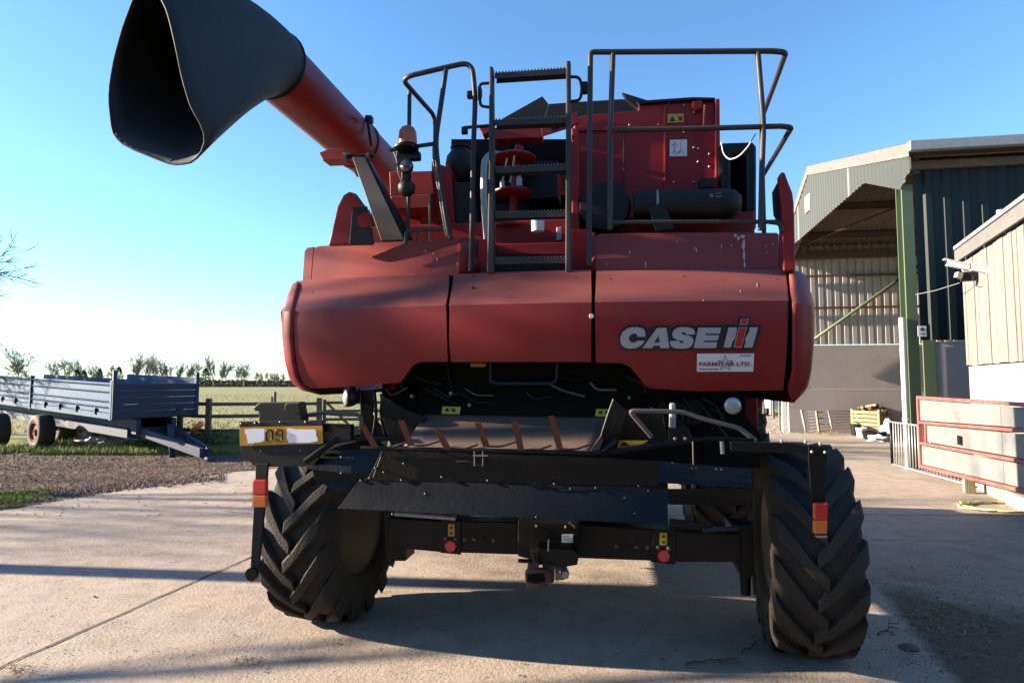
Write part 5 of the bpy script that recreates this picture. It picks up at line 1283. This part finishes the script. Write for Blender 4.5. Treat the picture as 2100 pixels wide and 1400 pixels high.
tq('corner_post', -0.05, 0.03, -0.03, 0.04, 0.86, 1.95, 'blue_dark'); tq('corner_post', -0.05, 0.03, TW - 0.03, TW + 0.05, 0.86, 1.92, 'blue_dark')
tq('subframe', 0.3, 9.0, 0.45, 1.45, 0.40, 0.62, 'blue_dark')
for b in (0.5, 1.3): tq('chassis_beam', 0.0, 9.2, b, b + 0.10, 0.50, 0.84, 'blue_dark')
for b0, b1 in ((0.55, 0.85), (1.3, 1.0)):
    MB().prism([TP(0.3, b0, 0.50), TP(0.3, b0 + 0.1, 0.50), TP(-2.05, b1 + 0.1, 0.14), TP(-2.05, b1, 0.14)], (0, 0, 0.20)).build('drawbar', 'blue_dark', tr, bevel=0.01)
MB().tube([TP(-0.85, 0.9, 0.0), TP(-0.7, 0.9, 0.75)], 0.06, 12).build('parking_jack', 'blue_dark', tr, smooth=True)
MB().tube([TP(-2.0, 0.95, 0.16), TP(-2.35, 0.95, 0.10)], 0.05, 12).build('towing_eye', 'blue_dark', tr, smooth=True)
MB().tube(rounded([TP(-0.04, 1.3, 1.0), TP(-0.3, 1.35, 1.1), TP(-0.4, 1.3, 0.6), TP(-1.2, 1.0, 0.4)], 0.2), 0.015, 8).build('brake_hose', 'black', tr, smooth=True)
MB().tube([TP(-0.55, 1.5, 0.55), TP(-0.75, 1.6, 0.75)], 0.07, 14).build('lamp_body', 'lens_amber', tr, smooth=True)
def trailer_wheel(p, D):
    o = MB().lathe([(0.0, 0.0), (-0.03, 0.07), (0.01, 0.09), (0.02, D * 0.22), (-0.03, D * 0.27), (-0.02, D * 0.29)], (0, 0, 0), Vector(tg), 36, cap=False).build('wheel', 'rust', tr, smooth=True, auto=40)
    o.location = p - TC + Vector((0, 0, D / 2))
    MB().lathe([(-0.03, D * 0.29), (-0.05, D * 0.34), (-0.045, D * 0.42), (-0.01, D * 0.485), (0.05, D * 0.5), (0.24, D * 0.5), (0.30, D * 0.47), (0.31, D * 0.3)], (0, 0, 0), Vector(tg), 48, cap=False).build('tyre', 'tyre', o, smooth=True, auto=50)
    return o
wpos = [G(68, 923), G(-22, 917)]
for p in wpos:
    trailer_wheel(p + tg * 0.02, 0.88); trailer_wheel(p + tg * 1.45, 0.88)
# plastic and old wheel under it
lumpy('plastic_wrap', 'bundle of pale pink plastic wrap dumped under the trailer', 'plastic wrap', G(175, 905), (0.42, 0.20, 0.34), 'plastic_bag', 1.3, 4, 0.5, 0.2)
lumpy('plastic_wrap', 'long trailing piece of pink plastic wrap stretching towards the drawbar', 'plastic wrap', G(222, 916), (0.60, 0.16, 0.20), 'plastic_bag', 8.3, 4, 0.6, 0.25)
lumpy('green_netting', 'scrap of green netting on the pink plastic bundle', 'netting', G(158, 897) + Vector((0, 0, 0.25)), (0.17, 0.12, 0.16), 'bag_green', 4.3, 3, 0.5)
o = MB().lathe([(0.0, 0.14), (-0.04, 0.22), (0.0, 0.31), (0.10, 0.33), (0.2, 0.31), (0.24, 0.22), (0.2, 0.14)], (0, 0, 0), Vector((0.2, 0.9, 0.4)), 32, cap=False).build('old_tyre', 'tyre', None, smooth=True); o.location = G(126, 903) + Vector((0, 1.0, 0.2)); tag(o, 'worn loose tyre lying behind the trailer wheel', 'tyre')
mb = MB()
for k in range(2600):
    c_ = Vector((rnd.gauss(0, 0.55), rnd.gauss(0, 0.25), abs(rnd.gauss(0, 0.26)))); v_ = [c_ + Vector((rnd.gauss(0, 0.02), rnd.gauss(0, 0.02), rnd.gauss(0, 0.03))) for _ in range(3)]; mb.add(v_, [(0, 1, 2)])
for k in range(40):
    a_ = rnd.uniform(0, 6.28); mb.tube([(rnd.uniform(-.4, .4), 0, 0), (rnd.gauss(0, .6), rnd.gauss(0, .2), rnd.uniform(.3, .75))], 0.006, 4)
o = mb.build('bramble_bush', 'evergreen', None, fix=False); o.location = W(378, 782, 15.4) - Vector((0, 0, 1.7)); tag(o, 'scrubby dark bramble between the trailer drawbar and the fence', 'bush')
# ---- timber fence
fy = 15.7
fp = [W(x, 782, y).xy for x, y in ((372, 16.0), (430, 15.6), (656, 16.1))]
fn = thing('paddock_fence', 'weathered post and rail fence between the gravel and the field', 'fence', (fp[1][0], fp[1][1], 0))
fbv = Vector((fp[1][0], fp[1][1], 0))
for i, (x, y) in enumerate(fp):
    MB().box(Vector((x, y, 0.62)) - fbv, (0.12, 0.12, 1.3)).build('fence_post', 'wood_fence', fn, bevel=0.01)
for i in range(2):
    a_, b_ = Vector((*fp[i], 0)) - fbv, Vector((*fp[i + 1], 0)) - fbv
    for z in (1.12, 0.81, 0.44, 0.13):
        MB().prism([a_ + Vector((0.02, 0.07, z - 0.045)), b_ + Vector((-0.02, 0.07, z - 0.045)), b_ + Vector((-0.02, 0.07, z + 0.045 + rnd.uniform(-.02, .01))), a_ + Vector((0.02, 0.07, z + 0.045))], (0, 0.03, 0)).build('fence_rail', 'wood_fence', fn, bevel=0.004)
p0 = Vector((fp[2][0], fp[2][1], 0)); 
fg = thing('field_gate', 'wooden field gate with crossed braces seen past the number plate', 'gate', tuple(p0), R(8))
for z in (1.14, 0.92, 0.70, 0.48, 0.26): MB().box((1.05, 0.10, z), (1.9, 0.03, 0.075)).build('gate_bar', 'wood_fence', fg, bevel=0.003)
for x in (0.12, 1.98): MB().box((x, 0.10, 0.70), (0.08, 0.05, 1.05)).build('gate_stile', 'wood_fence', fg, bevel=0.004)
for (x0, x1) in ((0.15, 1.05), (1.95, 1.05)): MB().prism([(x0, 0.07, 1.12), (x0 + 0.09, 0.07, 1.12), (x1 + 0.04, 0.07, 0.25), (x1 - 0.05, 0.07, 0.25)], (0, 0.025, 0)).build('gate_brace', 'wood_fence', fg)
MB().box((2.16, 0.05, 0.62), (0.13, 0.13, 1.3)).build('gate_post', 'wood_fence', fg, bevel=0.01)
p = G(563, 842)
o = thing('marker_post', 'pale green post standing in the field behind the number plate', 'post', tuple(p))
MB().tube([(0, 0, 0), (0, 0, 1.1)], 0.09, 12).build('post_tube', 'sheet_grey', o, smooth=True, auto=50); MB().box((-0.16, 0, 0.4), (0.08, 0.1, 0.85)).build('post_stub', 'wood_fence', o)
# ---- parked box trailer glimpsed by the barn
p = G(1592, 853)
bt = thing('box_trailer', 'white box trailer parked beyond the left end of the concrete wall', 'trailer', tuple(p), R(5))
MB().box((0.75, 1.5, 1.0), (2.2, 3.0, 1.25)).build('trailer_body', 'white', bt, bevel=0.03); MB().box((0.95, -0.04, 1.02), (1.7, 0.05, 1.0)).build('rear_door', 'sheet_grey', bt, bevel=0.01)
MB().lathe([(-0.1, 0.0), (-0.1, 0.22), (-0.08, 0.30), (0.08, 0.30), (0.1, 0.22), (0.1, 0)], (-0.25, 0.6, 0.30), 'X', 24).build('wheel', 'tyre', bt, smooth=True, auto=40)
MB().tube([(-0.3, -0.05, 1.6), (-0.35, -0.1, 0.1)], 0.05, 8).build('tail_strut', 'white', bt)
p = G(1572, 858)
o = thing('notice_board', 'small dark green board on pale posts beyond the front tyre', 'board', tuple(p), R(3))
MB().box((0.1, 0, 1.05), (1.1, 0.04, 0.35)).build('board_panel', 'bag_green', o); 
for x in (-0.1, 0.35): MB().box((x, 0.03, 0.5), (0.08, 0.06, 1.0)).build('board_post', 'wood_pale', o)
# ---- trees
def tree_mesh(seed, H, spread=0.5, depth=6, trunk_r=0.16, twig=0.006, n0=3, up=0.35, first=0.25, kids=(2, 3), droop=0.0, sides=3):
    r = random.Random(seed); tr_, cr_ = MB(), MB()
    def seg(mb, a, b, ra, rb, n):
        t = (b - a)
        if t.length < 1e-5: return
        t.normalize(); u = t.orthogonal().normalized(); w_ = t.cross(u)
        vs = []
        for (p, q) in ((a, ra), (b, rb)):
            for k in range(n):
                an = 2 * math.pi * k / n; vs.append(p + (u * math.cos(an) + w_ * math.sin(an)) * q)
        mb.add(vs, [(k, (k + 1) % n, n + (k + 1) % n, n + k) for k in range(n)])
    def grow(p, d, ln, rad, lv):
        mb = tr_ if lv <= 1 else cr_
        n = 8 if lv == 0 else 5 if lv <= 2 else sides
        steps = 4 if lv < 3 else 2
        q = p
        for s_ in range(steps):
            d = (d + Vector((r.gauss(0, .12), r.gauss(0, .12), r.gauss(0.03, .08) - droop * lv * 0.04))).normalized()
            e = q + d * (ln / steps); r0 = rad * (1 - 0.35 * s_ / steps); r1 = rad * (1 - 0.35 * (s_ + 1) / steps)
            seg(mb, q, e, r0, r1, n)
            if lv < depth and (s_ >= 1 or lv > 0):
                for _ in range(r.choice(kids) if lv > 0 else n0):
                    if r.random() < 0.62 or lv == 0:
                        ax = d.orthogonal().normalized(); ax.rotate(Matrix.Rotation(r.uniform(0, 6.28), 3, d))
                        nd = (d + ax * r.uniform(0.5, 1.1) * (spread * 2)).normalized(); nd = (nd + Vector((0, 0, up * 0.4))).normalized()
                        grow(e, nd, ln * r.uniform(0.5, 0.72) * (1.0 if lv else 0.8), max(twig, r1 * r.uniform(0.4, 0.62)), lv + 1)
            q = e
        if lv < depth: grow(q, d, ln * 0.68, max(twig, rad * 0.6), lv + 1)
    grow(Vector((0, 0, 0)), Vector((0, 0, 1)), H * 0.42, trunk_r, 0)
    return tr_, cr_
def bare_tree(name, label, pos, seed, group, rz=0.0, mtr='bark', mcr='bark', **k):
    t_, c_ = tree_mesh(seed, **k)
    o = thing(name, label, 'tree', tuple(pos), rz, group)
    t_.build('trunk', mtr, o, smooth=True, fix=False); c_.build('crown', mcr, o, fix=False)
    return o
bare_tree('bare_tree', 'bare winter tree whose twigs reach in at the left edge above the trailer', (-19.2, 20, 0), 11, 'bare trees left of the yard', H=9.5, depth=5, twig=0.013, spread=0.55, trunk_r=0.2)
pole_p = Vector((-12.6, 6.45, 0))
o = thing('utility_pole', 'plain wooden pole standing left of the yard, its long shadow crossing the concrete', 'pole', tuple(pole_p))
MB().tube([(0, 0, 0), (0, 0, 8.0)], 0.15, 16, r_end=0.11).build('pole_shaft', 'bark', o, smooth=True, auto=50)
for i, (x, y, sd, H, rz) in enumerate([(-16.5, 4.05, 41, 11.5, 1.0), (-30.0, 8.9, 23, 13.0, 2.0)]):
    bare_tree('bare_tree', ['spreading bare tree left of the yard whose limbs shade the combine', 'tall bare tree far left of the yard'][i], (x, y, 0), sd, 'bare trees left of the yard', rz, H=H, depth=4, twig=0.018, spread=0.6, trunk_r=0.20 - 0.06 * i, kids=(1, 2), n0=2)
# unseen barn shape added behind the camera to block sky light
bk = thing('added_sky_block', 'long dark barn shape added unseen behind the camera to block sky light', 'barn', (2, -11, 0))
MB().box((0, -5, 3.2), (36, 10, 6.4)).build('wall', 'sheet_dark', bk)
MB().prism([(-18.3, 0.3, 6.3), (-18.3, -5, 8.4), (-18.3, -10.3, 6.3)], (36.6, 0, 0)).build('roof', 'sheet_dark', bk)
far_src = []
for sd in (31, 32, 33, 34):
    t_, c_ = tree_mesh(sd, 10.0, depth=5, twig=0.036, spread=0.42 if sd != 33 else 0.25, trunk_r=0.20, up=0.5, kids=(1, 2), n0=2)
    a_ = t_.build('t', 'twig_hazy', None, fix=False); b_ = c_.build('c', 'twig_hazy', None, fix=False)
    zz_ = sorted(v.co.z for v in b_.data.vertices); far_src.append((a_.data, b_.data, zz_[int(len(zz_) * 0.93)])); bpy.data.objects.remove(a_); bpy.data.objects.remove(b_)
ftl = [(8, 768, 0, 190), (36, 719, 0, 130), (58, 762, 2, 200), (112, 742, 1, 190), (128, 738, 3, 200), (172, 737, 1, 190), (190, 748, 0, 210), (232, 747, 3, 190), (272, 735, 2, 200), (288, 728, 2, 190), (302, 731, 2, 205), (318, 733, 2, 190), (336, 738, 1, 200), (352, 742, 2, 190), (368, 744, 2, 205), (388, 745, 2, 190), (406, 743, 3, 200), (438, 730, 2, 180), (452, 744, 1, 200), (468, 743, 2, 205), (484, 748, 2, 200), (500, 747, 0, 190), (528, 763, 3, 300), (538, 764, 1, 300), (548, 763, 3, 310), (558, 764, 0, 300), (568, 765, 1, 310), (1576, 770, 0, 200), (1596, 768, 1, 200), (580, 764, 2, 300), (600, 764, 1, 300)]
ORD = 'first second third fourth fifth sixth seventh eighth ninth tenth eleventh twelfth thirteenth fourteenth fifteenth sixteenth seventeenth eighteenth nineteenth twentieth twenty-first twenty-second twenty-third twenty-fourth twenty-fifth twenty-sixth twenty-seventh twenty-eighth twenty-ninth thirtieth thirty-first'.split()
ftl.sort()
for i, (px, ty, k, dist) in enumerate(ftl):
    td, cd, h0 = far_src[k]; H = ((782 - ty) / FPX * dist + 1.7) * 0.92
    b_ = W(px, 782, dist); o = thing('bare_tree', '%s bare winter tree, %s from the left along the far edge of the field' % ('tall' if ty < 735 else 'low' if ty > 755 else 'mid-sized', ORD[i]), 'tree', (b_.x, b_.y, 0), rnd.uniform(0, 6.28), 'bare trees on the horizon')
    o.scale = (H / h0 * (1.3 if k == 0 else 1.0),) * 2 + (H / h0,)
    for nm, dd in (('trunk', td), ('crown', cd)):
        c_ = bpy.data.objects.new(nm, dd); COL.objects.link(c_); c_.parent = o
me_far = None
for i in (1,): pass
for (px, ty, wpx, dist, lab) in [(158, 757, 13, 180, 'left dark evergreen of the clump behind the trailer'), (172, 760, 11, 182, 'low dark evergreen beside the clump behind the trailer'), (204, 756, 12, 180, 'rounded dark evergreen just left of the trailer stake'), (243, 752, 14, 178, 'largest dark evergreen behind the trailer corner post'), (421, 755, 17, 175, 'dark evergreen standing right of the trailer on the horizon')]:
    b_ = W(px, 782, dist); H = (782 - ty) / FPX * dist + 1.7; wd = wpx / FPX * dist
    o = thing('evergreen_tree', lab, 'tree', (b_.x, b_.y, 0), 0, 'dark evergreens on the horizon')
    MB().tube([(0, 0, 0), (0, 0, H * 0.5)], 0.15, 8).build('trunk', 'bark', o)
    mb = MB()
    for k in range(900):
        z = rnd.random() ** 0.9; rr = (1 - z) ** 0.55 * rnd.uniform(0.4, 1.0) * (wd); a_ = rnd.uniform(0, 6.28)
        c_ = Vector((rr * math.cos(a_), rr * math.sin(a_), 0.3 + z * (H - 0.3))); s_ = 0.28
        v_ = [c_ + Vector((rnd.uniform(-s_, s_), rnd.uniform(-s_, s_), rnd.uniform(-s_, s_))) for _ in range(3)]; mb.add(v_, [(0, 1, 2)])
    mb.build('crown', 'evergreen', o, fix=False)
def hedge(x0, x1, y, h, th, n, label, m='hedge'):
    mb = MB()
    for k in range(n):
        x = rnd.uniform(x0, x1); hh = h * (0.75 + 0.5 * noise.noise(Vector((x * 0.15, 0, 0)))); c_ = Vector((x, y + rnd.uniform(-th, th), rnd.random() * hh)); s_ = h * 0.16
        v_ = [c_ + Vector((rnd.uniform(-s_, s_) * 1.6, rnd.uniform(-s_, s_), rnd.uniform(-s_, s_))) for _ in range(3)]; mb.add(v_, [(0, 1, 2)])
    mb.box(((x0 + x1) / 2, y + th, h * 0.3), (x1 - x0, th, h * 0.6))
    o = mb.build('hedge', m, None, fix=False); tag(o, label, 'hedge'); return o
hedge(-190, -60, 195, 1.5, 1.0, 7000, 'thin dark hedge along the far edge of the field')
hedge(-220, 200, 320, 3.6, 2.0, 12000, 'distant wooded hedge line on the horizon')
# ---- loose ground cover
mb = MB()
def stone(mb, c, s_):
    vs = [Vector(v) * s_ * rnd.uniform(0.6, 1.2) for v in ((1, 0, 0), (-1, 0, 0.1), (0, 1, 0), (0.1, -1, 0), (0, 0, 0.8), (0, 0, -0.4))]
    a_ = rnd.uniform(0, 6.28); rm = Matrix.Rotation(a_, 3, 'Z')
    mb.add([rm @ v + c for v in vs], [(0, 2, 4), (2, 1, 4), (1, 3, 4), (3, 0, 4), (2, 0, 5), (1, 2, 5), (3, 1, 5), (0, 3, 5)])
def in_gravel(x, y): return y > 7.9 + (x + 6.85) * (3.9 / 1.75) if x > -6.85 else y > 7.9 + (x + 6.85) * 0.55
k = 0
while k < 19000:
    px = rnd.uniform(-60, 520); py = rnd.uniform(918, 1060); p = G(px, py)
    if in_gravel(p.x - 0.05, p.y - 0.02): stone(mb, Vector((p.x, p.y, 0.012)), rnd.uniform(0.005, 0.019) * (p.y / 11)); k += 1
    elif rnd.random() < 0.012: stone(mb, Vector((p.x, p.y, 0.012)), rnd.uniform(0.006, 0.016)); k += 1
for k in range(1500):
    t = rnd.random(); p = G(60 + 400 * t, 1018 - 38 * t + rnd.gauss(0, 4)); stone(mb, Vector((p.x, p.y, 0.02)), rnd.uniform(0.008, 0.03))
for k in range(2600):
    p = G(rnd.uniform(-50, 2150), 1000 + 400 * rnd.random() ** 0.8); stone(mb, Vector((p.x, p.y, 0.009)), rnd.uniform(0.002, 0.0055))
stuff(mb.build('gravel_stones', 'stone', None, fix=False), 'loose reddish gravel between the trailer and the concrete', 'gravel')
def blades(name, spots, m, label, cat, h=(0.05, 0.14), wd=0.006):
    mb = MB()
    for (x, y, z) in spots:
        a_ = rnd.uniform(0, 6.28); hh = rnd.uniform(*h); d_ = Vector((math.cos(a_), math.sin(a_), 0)) * wd; l_ = Vector((rnd.gauss(0, .35), rnd.gauss(0, .35), 1)) * hh
        p = Vector((x, y, z)); mb.add([p - d_, p + d_, p + l_], [(0, 1, 2)])
    return stuff(mb.build(name, m, None, fix=False), label, cat)
sp_ = []
while len(sp_) < 26000:
    x = rnd.uniform(-13, -3.0); y = 14.2 + rnd.random() ** 1.5 * 6
    if noise.noise(Vector((x * 0.6, y * 0.6, 0))) > -0.25: sp_.append((x, y, 0))
blades('verge_grass', sp_, 'grass', 'rough green grass along the foot of the fence', 'grass', (0.06, 0.20), 0.012)
sp_ = []
while len(sp_) < 9000:
    p = G(rnd.uniform(-80, 105), rnd.uniform(1000, 1046))
    g0 = G(10, 1024); dd = ((p.x - g0.x) / 0.95) ** 2 + ((p.y - g0.y) / 0.75) ** 2
    if dd + 1.6 * noise.noise(Vector((p.x * 2.5, p.y * 2.5, 0))) < 0.8: sp_.append((p.x, p.y, 0))
blades('edge_grass', sp_, 'grass', 'patch of bright grass at the concrete edge by the left of the yard', 'grass', (0.02, 0.06), 0.006)
sp_ = [(rnd.uniform(-40, 14), 20 + rnd.random() ** 1.6 * 60, 0) for _ in range(30000)]
blades('field_stubble', sp_, 'straw', 'dry stubble in the field', 'stubble', (0.04, 0.12), 0.016)
# straw, twigs and leaves on the yard
def scatter_straw(mb, cx, cy, rx, ry, n, ln=(0.03, 0.12)):
    for _ in range(n):
        p = G(cx + rnd.gauss(0, rx), cy + rnd.gauss(0, ry)); 
        a_ = rnd.uniform(0, 6.28); l_ = rnd.uniform(*ln); d_ = Vector((math.cos(a_), math.sin(a_), 0)); n_ = Vector((-d_.y, d_.x, 0)) * rnd.uniform(0.0012, 0.003)
        z0 = 0.014 + rnd.random() * 0.02; q = p.copy(); q.z = z0; e = q + d_ * l_; e.z = 0.013 + rnd.random() * 0.03; m_ = (q + e) / 2 + n_ * rnd.uniform(-8, 8)
        mb.add([q - n_, q + n_, m_ + n_, m_ - n_, e + n_, e - n_], [(0, 1, 2, 3), (3, 2, 4, 5)])
mb = MB()
scatter_straw(mb, 495, 1360, 16, 6, 60, (0.015, 0.06)); scatter_straw(mb, 30, 1375, 22, 7, 70, (0.02, 0.07)); scatter_straw(mb, 1085, 1207, 22, 5, 60, (0.02, 0.09)); scatter_straw(mb, 1150, 1190, 30, 5, 20)
scatter_straw(mb, 1870, 1180, 70, 12, 130); scatter_straw(mb, 1960, 1260, 90, 45, 260); scatter_straw(mb, 1500, 1365, 45, 10, 45); scatter_straw(mb, 600, 1250, 400, 90, 90, (0.015, 0.05)); scatter_straw(mb, 1900, 1130, 100, 30, 60)
mb2 = MB()
for k in range(700):
    p = G(rnd.gauss(1940, 95), rnd.gauss(1270, 70)); stone(mb2, Vector((p.x, p.y, 0.012)), rnd.uniform(0.002, 0.008))
stuff(mb2.build('dirt_crumbs', 'dirt', None, fix=False), 'clods and crumbs of soil around the trodden dirt patch', 'soil')
stuff(mb.build('loose_straw', 'straw', None, fix=False), 'wisps of straw scattered on the concrete and trodden dirt', 'straw')
mb = MB()
for _ in range(170):
    if rnd.random() < 0.55: p = G(rnd.uniform(1000, 2080), rnd.uniform(1090, 1395))
    else: p = G(rnd.uniform(0, 900), rnd.uniform(1050, 1398))
    s_ = rnd.uniform(0.005, 0.014) * (1 if rnd.random() < .85 else 2); a_ = rnd.uniform(0, 6.28); rm = Matrix.Rotation(a_, 3, 'Z')
    vs = [rm @ Vector(v) * s_ + Vector((p.x, p.y, 0.0135)) for v in ((-1, 0, 0.0), (-0.3, 0.5, 0.15), (0.9, 0.2, 0.0), (0.4, -0.5, 0.2), (-0.2, -0.4, 0.0))]
    mb.add(vs, [(0, 1, 4), (1, 2, 3), (1, 3, 4)])
stuff(mb.build('dead_leaves', 'leaf', None, fix=False), 'small dead leaves and mud crumbs on the concrete', 'leaves')
def twig_thing(px, py, label, ln, sd):
    r = random.Random(sd); p = G(px, py); p.z = 0.02; mb = MB(); q = Vector((0, 0, 0)); d_ = Vector((math.cos(sd), math.sin(sd) * 0.4, 0)).normalized(); pts = [q.copy()]
    for k in range(7):
        d_ = (d_ + Vector((r.gauss(0, .2), r.gauss(0, .2), 0))).normalized(); q = q + d_ * ln / 7; pts.append(Vector((q.x, q.y, 0.008 + 0.012 * r.random())))
        if k % 2: e = q + Vector((d_.y, -d_.x, 0)) * ln * 0.2; mb.tube([pts[-1], Vector((e.x, e.y, 0.02))], 0.003, 5)
    mb.tube(pts, 0.006, 6, r_end=0.002)
    o = mb.build('fallen_twig', 'leaf', None); o.location = p; tag(o, label, 'twig'); return o
twig_thing(1405, 1368, 'dark twig on the lit concrete strip below the right tyre shadow', 0.35, 0.3)
twig_thing(1800, 1308, 'forked twig lying across the edge of the trodden dirt', 0.3, 0.5)
twig_thing(1520, 1345, 'pale curled stalk beside the foot of the right rear tyre', 0.28, 0.8)
lathe_thing('flat_stone', 'small flat pebble at the edge of the dirt beside the right tyre', 'stone', 1865, 1331, [(0, 0.05), (0.015, 0.06), (0.03, 0.035), (0.03, 0)], 'stone')
